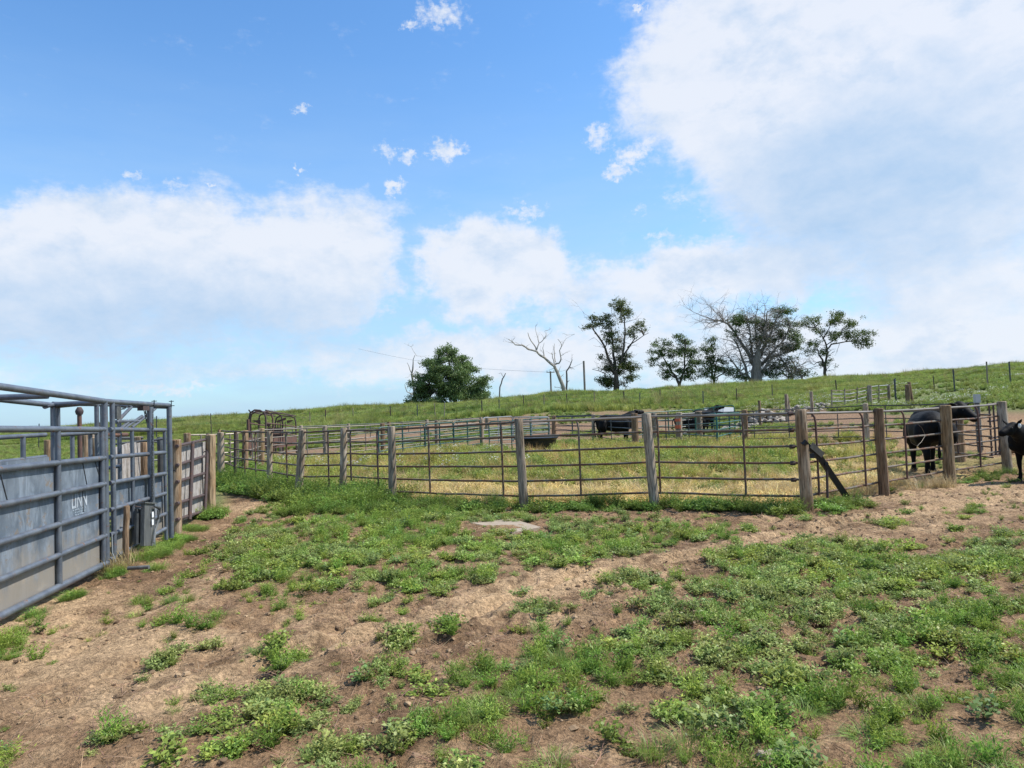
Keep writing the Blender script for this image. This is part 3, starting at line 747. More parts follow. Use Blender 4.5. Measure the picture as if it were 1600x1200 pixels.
clump = fbm(x*1.7, y*1.7, 201, 3, .6); clump2 = fbm(x*5.5, y*5.5, 211, 2)
clump3 = vnoise(x*9, y*9, 221)
den = sst(pf*.66+(clump-.5)*.7+(clump2-.5)*.95+(clump3-.5)*.85, .35, .66)
den = np.maximum(den, .035*(pf > .02)+.012)
den *= sst(dist_poly(x, y, FPW), .15, .5)
chx = -4.35-.08*(y-6)                                      # keep the chute side bare
den *= np.where(x < chx, 0, 1)
den *= np.where((np.abs(x-gxy(790, 823)[0]) < .65) & (np.abs(y-gxy(790, 823)[1]) < .42), .05, 1)
keep = (rng.uniform(0, 1, n) < den*.25)
x, y = x[keep], y[keep]; den = den[keep]
sp = fbm(x*.8, y*.8, 231, 2)
w = rng.uniform(0, 1, len(x)); pid = np.zeros(len(x), int)
pid = np.where(w < .42, rng.integers(0, 4, len(x)), np.where(w < .66, rng.integers(4, 7, len(x)), np.where(w < .84, rng.integers(7, 10, len(x)), np.where(w < .87, rng.integers(10, 12, len(x)), np.where(w < .93, rng.integers(12, 14, len(x)), rng.integers(14, 16, len(x)))))))
pid = np.where((sp > .60) & (w < .7), rng.integers(7, 11, len(x)), pid)
pid = np.where((sp < .40) & (w < .6), rng.integers(4, 7, len(x)), pid)
s = (.30+.75*rng.uniform(0, 1, len(x))**1.5)*(.6+.5*den)*np.where((pid == 10) | (pid == 11), .7, 1.)
P = np.stack([x, y, GZ(x, y)-.008], 1)
scatter('low_weeds', NEAR, 16, P, np.stack([s, s, s*rng.uniform(.7, 1.4, len(x))], 1), 'low leafy green weeds growing in patches over the bare lot in front of the pen', 'weeds', idx=pid, tilt=.15)
print('near weeds', len(x))
# weeds along the fence feet
ex = []; ey = []; es = []
def along(pts, step, off0, off1, s0, s1, gap=0.):
    for (ax, ay), (bx, by) in zip(pts[:-1], pts[1:]):
        L = math.hypot(bx-ax, by-ay); k = int(L/step)
        for i in range(k):
            t = (i+random.random())/k; o = random.uniform(off0, off1)
            if random.random() < gap: continue
            nx_, ny_ = (by-ay)/L, -(bx-ax)/L
            ex.append(ax+(bx-ax)*t+nx_*o); ey.append(ay+(by-ay)*t+ny_*o); es.append(random.uniform(s0, s1))
along(FPW[0:6], .045, -.45, .75, .8, 1.6)
along(FPW[5:7], .07, -.1, .7, .5, 1.1)
along(FPW[6:9], .045, -.05, .5, .4, .95)
along([FPW[8], (FPW[8][0]+1.0, FPW[8][1]+.55)], .05, -.1, .45, .4, .8)
along([FPW[10], FPW[11]], .1, -.1, .45, .35, .6)
along([FPW[9], FPW[10]], .5, -.3, .3, .3, .5)
for px, py, r_, k, sc in [(352, 742, .45, 26, 2.0), (400, 752, .5, 26, 1.6), (440, 765, .4, 20, 1.3), (500, 790, .4, 20, 1.2), (560, 792, .5, 24, 1.2), (500, 795, .5, 26, .7), (560, 800, .7, 40, .8), (640, 800, .8, 40, .7), (720, 800, .5, 20, .6), (780, 790, .25, 12, .7), (370, 745, .7, 36, 1.2), (410, 755, .6, 30, 1.2), (345, 740, .5, 22, 1.3), (322, 800, .22, 9, .8), (332, 792, .2, 7, .6)]:
    c_ = gp(px, py)
    for i in range(k):
        a = random.uniform(0, 6.28); q = r_*math.sqrt(random.random()); ex.append(c_.x+q*math.cos(a)*1.4); ey.append(c_.y+q*math.sin(a)); es.append(sc*random.uniform(.7, 1.2))
ex = np.array(ex); ey = np.array(ey); es = np.array(es)
scatter('fence_weeds', TALL, 6, np.stack([ex, ey, GZ(ex, ey)-.02], 1), es, 'taller dark green weeds crowding the feet of the pipe fence', 'weeds', tilt=.12)
# grass at the end of the chute
gxs = []; 
for px, py, r_, k in [(208, 866, .2, 60), (232, 860, .25, 90), (220, 858, .2, 50), (250, 848, .28, 70), (278, 834, .25, 50), (298, 818, .2, 40), (180, 886, .09, 16), (345, 790, .15, 16), (112, 923, .07, 16), (242, 878, .08, 8), (318, 800, .2, 24), (1290, 790, .3, 60), (52, 945, .06, 6)]:
    c_ = gp(px, py)
    for i in range(k):
        a = random.uniform(0, 6.28); q = r_*math.sqrt(random.random()); gxs.append((c_.x+q*math.cos(a), c_.y+q*math.sin(a), random.uniform(.45, .95)))
g_ = np.array(gxs)
scatter('chute_grass', NEAR, 16, np.stack([g_[:, 0], g_[:, 1], GZ(g_[:, 0], g_[:, 1])-.01], 1), g_[:, 2], 'bright green grass tufts growing along the foot of the grey chute', 'grass', idx=rng.integers(8, 12, len(g_)), tilt=.2)
# pen interior
n = 60000; x, y = rand_pts(n, -11, 13, 10.4, 34)
sdp = -dist_poly(x, y, FPW)
g = fbm(x*.6, y*.6, 301, 3)
px_, py_ = px_of(x, y)
ok = (sdp > .35) & (px_ < 1400)
f0 = sst(sdp+1.2*(g-.5), .9, 3.6)                                  # 0 at the fence, 1 in the green part
g4 = fbm(x*1.9, y*1.9, 341, 3)
dn = ok*(.26+.74*f0*sst(g, .25, .45))*(.15+.85*sst(g4, .36, .56))*(1-sst(y, 26, 31))*(1-.85*sst(px_, 1180, 1290)*sst(y, 13.5, 15))
tkx = at(838, 700, 28).x; dn = dn*np.where((np.abs(x-tkx+.2*(28-y)/5) < 1.3) & (y > 23.5) & (y < 29.5), .12, 1.)
keep = rng.uniform(0, 1, n) < dn*.42
xx, yy = x[keep], y[keep]; gg = fbm(xx*.35, yy*.35, 311, 2)
pid = np.where(gg > .55, rng.integers(3, 5, len(xx)), rng.integers(0, 3, len(xx))); pid = np.where(rng.uniform(0, 1, len(xx)) < .15, rng.integers(5, 7, len(xx)), pid)
pid = np.where((rng.uniform(0, 1, len(xx)) < .10) & (yy > 19) & (xx < 1), 7, pid)
scatter('pen_weeds', PEN, 8, np.stack([xx, yy, zt(xx, yy)-.01], 1), rng.uniform(.3, 1.2, len(xx))*(.6+.5*sst(yy, 13, 20))*(.6+.6*fbm(xx*1.3, yy*1.3, 351, 2)), 'yellow green weeds filling the inside of the pen', 'weeds', idx=pid, tilt=.12)
keep = rng.uniform(0, 1, n) < ok*(1-.82*f0)*(.10+.55*sst(fbm(x*1.6, y*1.6, 333, 3), .38, .62))*(y < 24)
xx, yy = x[keep], y[keep]
scatter('straw_litter', STRAW, 5, np.stack([xx, yy, GZ(xx, yy)-.01], 1), rng.uniform(.5, 1.1, len(xx)), 'trampled golden straw and dry grass just inside the pen fence', 'straw', tilt=.1)
# darker bushes in the pen and by the back yards
bx = []
for px, py, r_, k, sc in [(1090, 715, 1.2, 40, 1.3), (1160, 722, 1.0, 36, 1.3), (1210, 728, .8, 24, 1.0), (1060, 705, 1.2, 26, 1.2), (900, 697, 1.4, 26, 1.1), (740, 705, 1.4, 20, 1), (960, 700, 1.4, 20, 1.), (1320, 712, 1.2, 30, .7), (1390, 712, 1, 24, .7), (1230, 740, 1, 24, .7), (1440, 728, .8, 26, .5), (1350, 745, .8, 30, .5), (1500, 715, .8, 14, .6)]:
    c_ = gp(px, py)
    for i in range(k):
        a = random.uniform(0, 6.28); q = r_*math.sqrt(random.random()); bx.append((c_.x+q*math.cos(a), c_.y+q*math.sin(a), sc*random.uniform(.6, 1.2)))
bx = np.array(bx)
scatter('pen_bushes', TALL, 6, np.stack([bx[:, 0], bx[:, 1], zt(bx[:, 0], bx[:, 1])-.02], 1), bx[:, 2], 'dark green bushy weeds at the back of the pen', 'weeds', tilt=.1)
# dry bits beside post and cattle
q_ = []
for px, py, r_, k in [(1430, 757, .5, 16), (1462, 762, .25, 16), (1400, 765, .4, 8), (770, 790, .2, 16), (190, 868, .25, 24), (180, 880, .2, 12), (1350, 770, .4, 14)]:
    c_ = gp(px, py)
    for i in range(k):
        a = random.uniform(0, 6.28); q = r_*math.sqrt(random.random()); q_.append((c_.x+q*math.cos(a), c_.y+q*math.sin(a), random.uniform(.4, 1.1)))
q_ = np.array(q_)
scatter('dry_grass', STRAW, 5, np.stack([q_[:, 0], q_[:, 1], GZ(q_[:, 0], q_[:, 1])-.01], 1), q_[:, 2], 'dry straw coloured grass around the fence post feet', 'dry grass', idx=rng.integers(3, 5, len(q_)), tilt=.15)
# clods and chaff
n = 60000; x, y = rand_pts(n, -6.5, 12, 2.6, 16); k_ = fbm(x*1.2, y*1.2, 401, 3)
keep = (rng.uniform(0, 1, n) < .25+.75*sst(k_, .45, .65)) & (x > -4.4-.08*(y-6)); x, y = x[keep], y[keep]
sc = rng.uniform(.1, 1., len(x))**3*1.3+.12
pid = rng.integers(0, 9, len(x))
scatter('soil_clods', CLOD, 9, np.stack([x, y, GZ(x, y)+.0], 1), np.where(pid > 4, 1., sc), 'crumbled soil clods and chaff lying on the bare dirt', 'soil clods', idx=pid, tilt=.3)
# hill grass
n = 120000
yh = rng.uniform(20, 104, n)**1.0; ph = rng.uniform(-200, 1800, n); xh = (ph-800)/F*yh
start = np.interp(ph, [-400, 0, 250, 400, 600, 860, 1100, 1300, 1400, 1500, 1800], [24, 24, 26, 36, 54, 57, 55, 51, 56, 66, 70])
band = np.interp(yh, [20, 60, 104], [.5, .8, 1.])
keep = (yh > start+rng.normal(0, .8, n)) & (rng.uniform(0, 1, n) < band)
dwarf = np.where((ph < 420) & (yh < 60), .35, 1.)*np.where((ph > 1380) & (yh < 70), .5, 1.)
xh, yh, dwarf, ph = xh[keep], yh[keep], dwarf[keep], ph[keep]
s = rng.uniform(.55, 1.3, len(xh))*dwarf*.74*(.55+.9*sst(fbm(xh/6, yh/6, 501, 3), .3, .7))
w = rng.uniform(0, 1, len(xh)); pid = np.where(w < .80, rng.integers(0, 4, len(xh)), np.where(w < .93, rng.integers(4, 6, len(xh)), 6))
scatter('hill_grass', HILL, 7, np.stack([xh, yh, zt(xh, yh)-.03], 1), s, 'tall green summer grass covering the hill behind the pens', 'grass', idx=pid, tilt=.06)
print('hill', len(xh))
# pasture weeds right, with white heads
n = 6000; yf = rng.uniform(24, 68, n); pf_ = rng.uniform(1150, 1750, n); xf = (pf_-800)/F*yf
st = np.interp(pf_, [1150, 1300, 1400, 1500, 1750], [46, 42, 38, 34, 31])
g = fbm(xf/3, yf/3, 601, 3); keep = (yf > st) & (rng.uniform(0, 1, n) < .2+.9*sst(g, .4, .6)); xf, yf, g = xf[keep], yf[keep], g[keep]
pid = np.where((fbm(xf/4+40, yf/4, 611, 2) > .52) & (rng.uniform(0, 1, len(xf)) < .55), 7, rng.integers(3, 5, len(xf)))
scatter('pasture_weeds', PEN, 8, np.stack([xf, yf, zt(xf, yf)-.02], 1), rng.uniform(.6, 1.3, len(xf)), 'green pasture weeds with pale flower heads on the right slope', 'weeds', idx=pid, tilt=.1)
# green patches in the back yards
n = 9000; x, y = rand_pts(n, -16, 20, 29, 57); g = fbm(x*.22, y*.22, 121, 3)+.12*(fbm(x*.9, y*.9, 101, 4)-.5); keep = g > .53; x, y = x[keep], y[keep]
scatter('yard_weeds', PEN, 8, np.stack([x, y, zt(x, y)-.02], 1), rng.uniform(.4, .8, len(x)), 'patches of low green weeds in the dirt yards behind the pen', 'weeds', idx=rng.integers(3, 5, len(x)), tilt=.1)
# ------------------------------------------------------------------ fences
def wood_post(mb, x, y, ztop, r, lean=(0, 0), zb=None, chip=True):
    zb = Z(x, y)-.05 if zb is None else zb; h = ztop-zb
    n = 16; k = 7; pts = []; rad = []
    for i in range(k+1):
        t = i/k; pts.append((x+lean[0]*t+random.uniform(-.004, .004), y+lean[1]*t+random.uniform(-.004, .004), zb+h*t))
        rad.append(r*(1.06-.1*t)*random.uniform(.975, 1.025))
    pts.append((pts[-1][0], pts[-1][1], pts[-1][2]+.012)); rad.append(rad[-1]*.86)
    b = len(mb.v); mb.tube(pts, rad, n); sd0 = random.uniform(0, 50)
    j = [random.uniform(.93, 1.05) for _ in range(n)]
    for i in range(len(pts)):
        c = Vector(pts[i])
        for q in range(n):
            v = mb.v[b+i*n+q]; f = j[q]*random.uniform(.985, 1.015); mb.v[b+i*n+q] = Vector((c.x+(v.x-c.x)*f, c.y+(v.y-c.y)*f, v.z)); mb.pc[b+i*n+q] = Vector((v.x-c.x+sd0, v.y-c.y, v.z))
def rail_pts(A, B, z0a, z0b, sag=.0, n=7, wob=.006):
    out = []
    for i in range(n+1):
        t = i/n; e = math.sin(math.pi*t)
        out.append((A[0]+(B[0]-A[0])*t, A[1]+(B[1]-A[1])*t, z0a+(z0b-z0a)*t-sag*e+random.uniform(-wob, wob)*e))
    return out
def panel(root, A, B, za, zb, stays, r=.019, mt=None, mt_stay=None, off=(0, 0), bend=True, name='pipe_panel', tops=None, stay_r=None, wob=.006, sides=7, low=None):
    """a run of pipe rails (heights za at A, zb at B) with stays at fractions"""
    mt = mt or PIPE; mt_stay = mt_stay or mt
    A = (A[0]+off[0], A[1]+off[1]); B = (B[0]+off[0], B[1]+off[1])
    holder = None
    for i, (a, b_) in enumerate(zip(za, zb)):
        mb = MB().tube(rail_pts(A, B, a, b_, .006, 7, wob), r*(1.1 if i == len(za)-1 else 1), sides)
        m_ = tops if (tops and i == len(za)-1) else mt
        if holder is None: holder = mb.build(name, m_, root)
        else: mb.build('rail', m_, root, holder)
    ux, uy = B[0]-A[0], B[1]-A[1]; L = math.hypot(ux, uy); nx, ny = uy/L, -ux/L
    for t in stays:
        x, y = A[0]+ux*t, A[1]+uy*t; z0 = za[0]+(zb[0]-za[0])*t; z1 = za[-1]+(zb[-1]-za[-1])*t
        o = .034
        pts = [(x+nx*o, y+ny*o, z0-.02), (x+nx*o*1.1, y+ny*o*1.1, (z0+z1)/2)]
        if bend: pts += [(x+nx*o, y+ny*o, z1-.16), (x+nx*o*.8-ux/L*.012, y+ny*o*.8-uy/L*.012, z1-.07), (x-ux/L*.03, y-uy/L*.03, z1-.012)]
        else: pts += [(x+nx*o, y+ny*o, z1)]
        MB().tube(pts, (stay_r or r*.95), 7).build('stay', mt_stay, root, holder)
    return holder

# near pen fence
pf = thing('pipe_fence', (FENCE[6][0], FENCE[6][1], 0), 'long weathered pipe fence on round wooden posts nearest the camera', 'fence')
pz = []
for (pt, yt, pb, d) in FP:
    T_ = at(pt, yt, d); B_ = at(pb, 700, d); pz.append((B_.x, d, T_.z, T_.x-B_.x))
pmats = [WOODB, RUSTD, WOODG, WOODG, WOODG, WOODG, WOODG, WOODG, WOOD, WOODB, WOODY, WOODG]
prad = [.05, .04, .065, .085, .07, .07, .07, .08, .088, .083, .098, .092]
for i, ((x, y, zt_, ln), mt, r) in enumerate(zip(pz, pmats, prad)):
    mb = MB()
    if i == 1: mb.tube([(x, y, Z(x, y)-.05), (x+ln, y, zt_)], .045, 10)
    else: wood_post(mb, x, y-.11, zt_, r, (ln, 0))
    mb.build('wooden_post' if i != 1 else 'steel_post', mt, pf)
# rail heights at every post, read off the photo
def fence_zs(i):
    x, y, ztp, _ = pz[i]
    g = Z(x, y); top = {0: ztp-.02, 1: ztp-.02, 2: ztp-.02}.get(i, ztp-.045)
    bot = {0: .30, 1: .26, 2: .22}.get(i, .21)+g
    return [bot+(top-bot)*k/5 for k in range(6)]
PX_STAY = [355, 0, 0, 0, 0, 0]
stay_px = [384, 401, 450, 515, 550, 592, 672, 786, 905, 1030, 1163, 1273, 1347, 1412, 1528]
for i in range(len(pz)-1):
    A = pz[i]; B = pz[i+1]; st = []
    for sp_ in stay_px:
        h_ = hit(sp_, 700, A, B); t = ((h_.x-A[0])*(B[0]-A[0])+(h_.y-A[1])*(B[1]-A[1]))/((B[0]-A[0])**2+(B[1]-A[1])**2)
        if .03 < t < .97: st.append(t)
    right = i >= 7
    panel(pf, A, B, fence_zs(i), fence_zs(i+1), st, .0185 if i > 2 else .021, PIPE if not (right and i > 8) else PIPE, RUST if i in (8, 9, 10) else (RUSTD if i in (3, 4) else PIPE), (0, 0), True, tops=PIPEL if i > 5 else None)
# loose hinge lugs and wire on the near posts
for i in (3, 4, 5, 6, 7, 8, 9, 10):
    x, y, zt_, ln = pz[i]
    if i not in (6, 7): continue
    MB().tube([(x+.1*math.cos(a), y-.11+.1*math.sin(a), zt_*.86) for a in np.linspace(0, 6.28, 14)], .002, 4).build('tie_wire', DARK, pf)
# bent wire hanging on the fence by the cow
A, B = pz[9], pz[10]
wr = [hit(px, py, (A[0], A[1]-.07), (B[0], B[1]-.07)) for px, py in [(1418, 658), (1430, 659), (1440, 668), (1446, 680), (1440, 690), (1433, 697), (1424, 692), (1419, 676), (1418, 660)]]
solo(MB().tube(wr, .0022, 4), 'wire_loop', PIPEL, tuple(wr[0]), 'thin loose loop of pale wire hanging on rails before the big black cow', 'wire')

x, y, zt_, ln = pz[8]
for zz in fence_zs(8)[1:]:
    MB().tube([(x-.17, y+.01, zz), (x-.10, y+.01, zz)], .032, 8).build('hinge_lug', RUSTD, pf)
# brace leaning beside the corner post
A = pz[8]; B = pz[9]
PA, PB = (A[0], A[1]-.16), (B[0], B[1]-.16)
br = thing('folded_steel_brace', tuple(hit(1325, 781, PA, PB)), 'black folded steel brace leaning down from the thick corner post beside bright green weeds', 'brace')
a = hit(1255, 690, PA, PB); b2 = hit(1283, 738, PA, PB); c2 = hit(1302, 745, PA, PB); d2 = hit(1326, 781, PA, PB)
def bar(p, q, w, th): 
    p = Vector(p); q = Vector(q); u = (q-p).normalized(); s_ = Vector((0, 1, 0)).cross(u).normalized()
    return MB().slab([p-s_*w/2, q-s_*w/2, q+s_*w/2, p+s_*w/2], th)
bar(a, hit(1278, 714, PA, PB), .075, .06).build('upper_arm', BLACKST, br)
q1, q2 = hit(1263, 697, PA, PB), hit(1281, 713, PA, PB)
bb = bar(q1+Vector((.02, -.06, .02)), q2+Vector((.02, -.06, .02)), .085, .012); bb.build('cover_plate', ZINC, br)
e1 = hit(1279, 712, PA, PB); bar(e1, d2, .085, .05).build('lower_arm', BLACKST, br)
MB().tube([hit(1292, 733, PA, PB), hit(1293, 778, PA, PB)], .02, 8).build('prop_leg', RUSTD, br)
MB().box(hit(1289, 724, PA, PB)+Vector((0, -.04, 0)), (.05, .04, .05)).build('hinge', BLACKST, br)
MB().box(hit(1265, 712, PA, PB)+Vector((0, -.03, 0)), (.10, .05, .07)).build('hinge', BLACKST, br)

# ------------------------------------------------------------------ grey cattle chute on the left
A0 = gp(0, 962); A1 = gp(163, 884); dv = (A1-A0).normalized()
def onl(y): t = (y-A0.y)/dv.y; return (A0.x+dv.x*t, y)
NA, NB = onl(3.4), tuple(hit(164, 700, A0, A1)[:2])
W = .66
def off(p, w): return (p[0]-w*dv.y, p[1]+w*dv.x)
def chain(mb, P, Q, n=14, r=.004, sag=.0):
    P = Vector(P); Q = Vector(Q)
    for i in range(n):
        t = (i+.5)/n; c = P.lerp(Q, t)-Vector((0, 0, sag*math.sin(math.pi*t))); u = (Q-P).normalized()*((Q-P).length/n*.72)
        s_ = Vector((0, .011, 0)) if i % 2 else Vector((.011, 0, 0))
        mb.tube([c-u+s_, c+u+s_, c+u-s_, c-u-s_, c-u+s_], r, 4)
ch = thing('cattle_chute', (NB[0], NB[1], 0), 'blue grey galvanized cattle chute with solid sheet sides and overhead pipe frame at left', 'cattle chute')
RP = .030
def zAt(px, py): return hit(px, py, NA, NB).z
def rail2(yA, yB, PA=NA, PB=NB, far=0.):
    """rail from frame edge px0 (y=yA) to px160 (y=yB)"""
    z0 = hit(0, yA, PA, PB); z1 = hit(160, yB, PA, PB); t = lambda Y: z0.z+(z1.z-z0.z)*(Y-z0.y)/(z1.y-z0.y)
    return t
RAILS = [(963, 883), (906, 839), (848, 798), (789, 757), (733, 716), (670.5, 671)]
side = None
for k, (ya, yb) in enumerate(RAILS):
    f_ = rail2(ya, yb)
    mb = MB().tube([(NA[0], NA[1], f_(NA[1])), (*onl(5.8), f_(5.8)), (NB[0], NB[1], f_(NB[1]))], RP*(1.05 if k else 1.25), 12)
    if side is None: side = mb.build('side_panel', GALV, ch)
    else: mb.build('rail', GALV, ch, side)
f0, f4, f5 = rail2(*RAILS[0]), rail2(*RAILS[4]), rail2(*RAILS[5])
ftop = rail2(604, 626.5)
for px in (91, 160):
    h_ = hit(px, 750, NA, NB); MB().tube([(h_.x, h_.y, 0.0), (h_.x, h_.y, f5(h_.y))], .028, 12).build('upright', GALV, ch, side)
for Y in (5.9, 4.6, 3.4):
    x_, y_ = onl(Y); MB().tube([(x_, y_, -.02), (x_, y_, f5(y_) if Y != 3.4 else 2.0)], .028, 12).build('upright', GALV, ch, side)
# sheet (inner face of the near side), slightly leaning
ix = off(NA, .035); iy = off(NB, .035)
sh = MB().slab([(ix[0], ix[1], f0(NA[1])), (iy[0], iy[1], f0(NB[1])), (iy[0], iy[1], f4(NB[1])), (ix[0], ix[1], f4(NA[1]))], .004).build('side_sheet', SHEET, ch)
# creased seams of the sheet
for p1, p2 in [((128, 720), (135, 757)), ((147, 718), (157, 752)), ((0, 742), (11, 783)), ((128, 762), (130, 800))]:
    u, v = hit(*p1, ix, iy), hit(*p2, ix, iy)
    MB().tube([u+Vector((.006, 0, 0)), v+Vector((.006, 0, 0))], .005, 5).build('seam', DARK, ch, sh)
# far side of the alley
FA, FB = off(NA, W), off(NB, W)
far = None
for zz in (.33, .66, 1.0, 1.30, 1.56):
    mb = MB().tube([(FA[0], FA[1], zz), (FB[0], FB[1], zz)], .026, 10)
    if far is None: far = mb.build('far_side_panel', GALV, ch)
    else: mb.build('rail', GALV, ch, far)
for px, top in ((36, 1.56), (91, 1.93), (113, 1.56), (141, 1.56), (160, 1.93)):
    h_ = hit(px, 690, FA, FB); MB().tube([(h_.x, h_.y, 0), (h_.x, h_.y, top)], .026, 10).build('upright', GALV, ch, far)
MB().slab([(FA[0]+.04, FA[1], .05), (FB[0]+.04, FB[1], .05), (FB[0]+.04, FB[1], 1.3), (FA[0]+.04, FA[1], 1.3)], .004).build('far_sheet', SHEET, ch)
# overhead frame
oh = MB().tube([(NA[0], NA[1], ftop(NA[1])), (*onl(6), ftop(6)), (NB[0], NB[1], ftop(NB[1]))], .034, 12).build('overhead_frame', GALV, ch)
zb_ = hit(90, 634, FA, FB).z
zf0 = hit(0, 624, FA, FB).z
Pf = hit(90, 634, FA, FB)
MB().tube([(FA[0], FA[1], zf0+.02), tuple(hit(0, 624, FA, FB)), tuple(Pf), (FB[0], FB[1], Pf.z-.01)], .032, 12).build('overhead_bar', GALV, ch, oh)
Pn = Vector((*NB, ftop(NB[1])))
MB().tube([Pn, Pf], .03, 12).build('cross_bar', GALV, ch, oh)
Pn2 = hit(75, 614, NA, NB); MB().tube([Pn2+Vector((0, 0, -.03)), off(Pn2, W)+(Pn2.z-.03,)], .03, 12).build('cross_bar', GALV, ch, oh)
for Y in (3.4, 5.0):
    x_, y_ = onl(Y); q = off((x_, y_), W); MB().tube([(x_, y_, ftop(y_)), (*q, ftop(y_))], .03, 12).build('cross_bar', GALV, ch, oh)
MB().tube([(*NB, .0), (*NB, ftop(NB[1]))], .036, 12).build('end_post', GALV, ch, oh)
# maker's mark stencilled on the sheet
def text_on(txt, P, right, upv, size, mat_, root, parent, sx=1., name='lettering', ext=.0008):
    cu = bpy.data.curves.new('t', 'FONT'); cu.body = txt; cu.size = size; cu.extrude = ext; cu.align_x = 'CENTER'; cu.align_y = 'CENTER'; cu.offset = size*.018
    o = bpy.data.objects.new('t', cu); me_ = bpy.data.meshes.new_from_object(o); bpy.data.objects.remove(o)
    right = Vector(right).normalized(); upv = Vector(upv).normalized(); nn = right.cross(upv)
    off_ = Vector(root['_o'])
    for v in me_.vertices: c = v.co.copy(); v.co = Vector(P)+right*c.x*sx+upv*c.y+nn*c.z-off_
    me_.materials.clear(); me_.materials.append(mat_)
    o = bpy.data.objects.new(name, me_); col.objects.link(o); o.parent = parent; return o
FADED, T, b = mat('faded_paint', .7)
T.l.new(T.mix(T.rng(T.noise(T.v('MULTIPLY', objc(T), (1, 1, .15)), 70, 5, .6), .4, .6), (.22, .25, .28), (.42, .46, .49)), b.inputs['Base Color'])
tx0, tx1 = hit(114, 780, ix, iy), hit(135, 774, ix, iy)
rt = Vector((dv.x, dv.y, 0)); ctr = (tx0+tx1)/2
nrm = rt.cross(Vector((0, 0, 1)))
text_on('LINN', hit(123.6, 782.5, ix, iy)+nrm*.004, rt, (0, 0, 1), .215, FADED, ch, sh, .74)
FAINT, T, b = mat('faint_paint', .7)
T.l.new(T.mix(T.rng(T.noise(T.v('MULTIPLY', objc(T), (1, 1, 1)), 45, 4, .6), .42, .6), (.09, .12, .15), (.30, .34, .37)), b.inputs['Base Color'])
for k, (yy_, w_) in enumerate([(796, .30), (800, .27), (804, .20)]):
    c_ = hit(123.6, yy_-1, ix, iy)+nrm*.004
    MB().slab([c_-rt*w_/2-Vector((0, 0, .008)), c_+rt*w_/2-Vector((0, 0, .008)), c_+rt*w_/2+Vector((0, 0, .008)), c_-rt*w_/2+Vector((0, 0, .008))], .0012).build('stencil_line', FAINT, ch, sh)
# tail-gate cage beyond it
G0 = tuple(hit(174.5, 700, A0, A1)[:2]); Gend = at(262, 700, 10.35); G1_ = (Gend.x, Gend.y)
GA = G0; GB = G1_
cg = thing('gate_cage', (GB[0], GB[1], 0), 'taller open end cage of grey pipes with a hanging chain, beyond the sheeted chute', 'gate cage')
gr = [(875, 826), (836, 803), (797, 771), (755, 740), (714.5, 707), (671, 672)]
holder = None
for k, (ya, yb) in enumerate(gr):
    p = hit(171, ya, GA, GB); q = hit(258, yb, GA, GB)
    mb = MB().tube([p, q], .028, 12)
    if holder is None: holder = mb.build('gate_panel', GALV, cg)
    else: mb.build('rail', GALV, cg, holder)
for px, yt in ((175, 626), (206, 672), (257, 674)):
    h_ = hit(px, yt, GA, GB); MB().tube([(h_.x, h_.y, -.02), tuple(h_)], .030 if px == 175 else .024, 12).build('upright', GALV, cg, holder)
for px, yt, r in ((232, 636, .042), (262, 636, .036)):
    h_ = hit(px, yt, GA, GB); MB().tube([(h_.x+.02, h_.y, -.02), (h_.x+.02, h_.y, h_.z)], r, 12).build('post', GALV, cg)
p, q = hit(163, 627, GA, GB), hit(264, 633.5, GA, GB)
tb = MB().tube([p, q], .032, 12).build('top_bar', GALV, cg)
for px in (237, 264):
    h_ = hit(px, 632, GA, GB)
    MB().tube([h_+Vector((.035, 0, -.05)), h_+Vector((.035, 0, .06))], .007, 6).tube([h_+Vector((.0, 0, .045)), h_+Vector((.07, 0, .045))], .006, 6).tube([h_+Vector((.0, 0, -.02)), h_+Vector((.08, 0, -.02))], .006, 6).build('latch_bolt', DARK, cg)
ga, gb = off(GA, .05), off(GB, .05)
MB().slab([hit(176, 868, ga, gb), hit(257, 826, ga, gb), hit(257, 741, ga, gb), hit(176, 757, ga, gb)], .004).build('gate_sheet', SHEET, cg)
fa, fb = off(GA, W), off(GB, W)
for zz in (.35, .7, 1.05, 1.55, 1.93): MB().tube([(*fa, zz), (*fb, zz)], .026, 10).build('far_rail', GALV if zz > .5 else GALV, cg)
for t in (0, .62, 1): MB().tube([(fa[0]+(fb[0]-fa[0])*t, fa[1]+(fb[1]-fa[1])*t, 0), (fa[0]+(fb[0]-fa[0])*t, fa[1]+(fb[1]-fa[1])*t, 1.93)], .03, 10).build('upright', GALV, cg)
MB().tube([(*fb, 1.92), (GB[0], GB[1], hit(262, 636, GA, GB).z)], .028, 10).build('cross_bar', GALV, cg)
MB().tube([(*fa, 1.92), (GA[0], GA[1], hit(175, 627, GA, GB).z)], .028, 10).build('cross_bar', GALV, cg)
# chain down the post and along the top
h_ = hit(233, 640, GA, GB)+Vector((.055, -.02, 0)); l_ = hit(233, 785, GA, GB)+Vector((.055, -.02, 0))
mb = MB(); chain(mb, h_, l_, 34, .005); mb.build('chain', DARK, cg)
m0, m1 = off(GA, .3), off(GB, .3)
mb = MB(); chain(mb, hit(190, 640, m0, m1), hit(226, 641, m0, m1), 14, .006, -.06); mb.build('chain', DARK, cg); mb = MB(); chain(mb, hit(226, 641, GA, GB), hit(230, 660, GA, GB), 7, .006); mb.build('chain', DARK, cg)
MB().box(hit(184, 645, m0, m1), (.03, .10, .17)).build('latch_plate', ZINC, cg)
MB().box(hit(224, 638, GA, GB), (.08, .16, .06)).build('latch_block', RUSTD, cg)
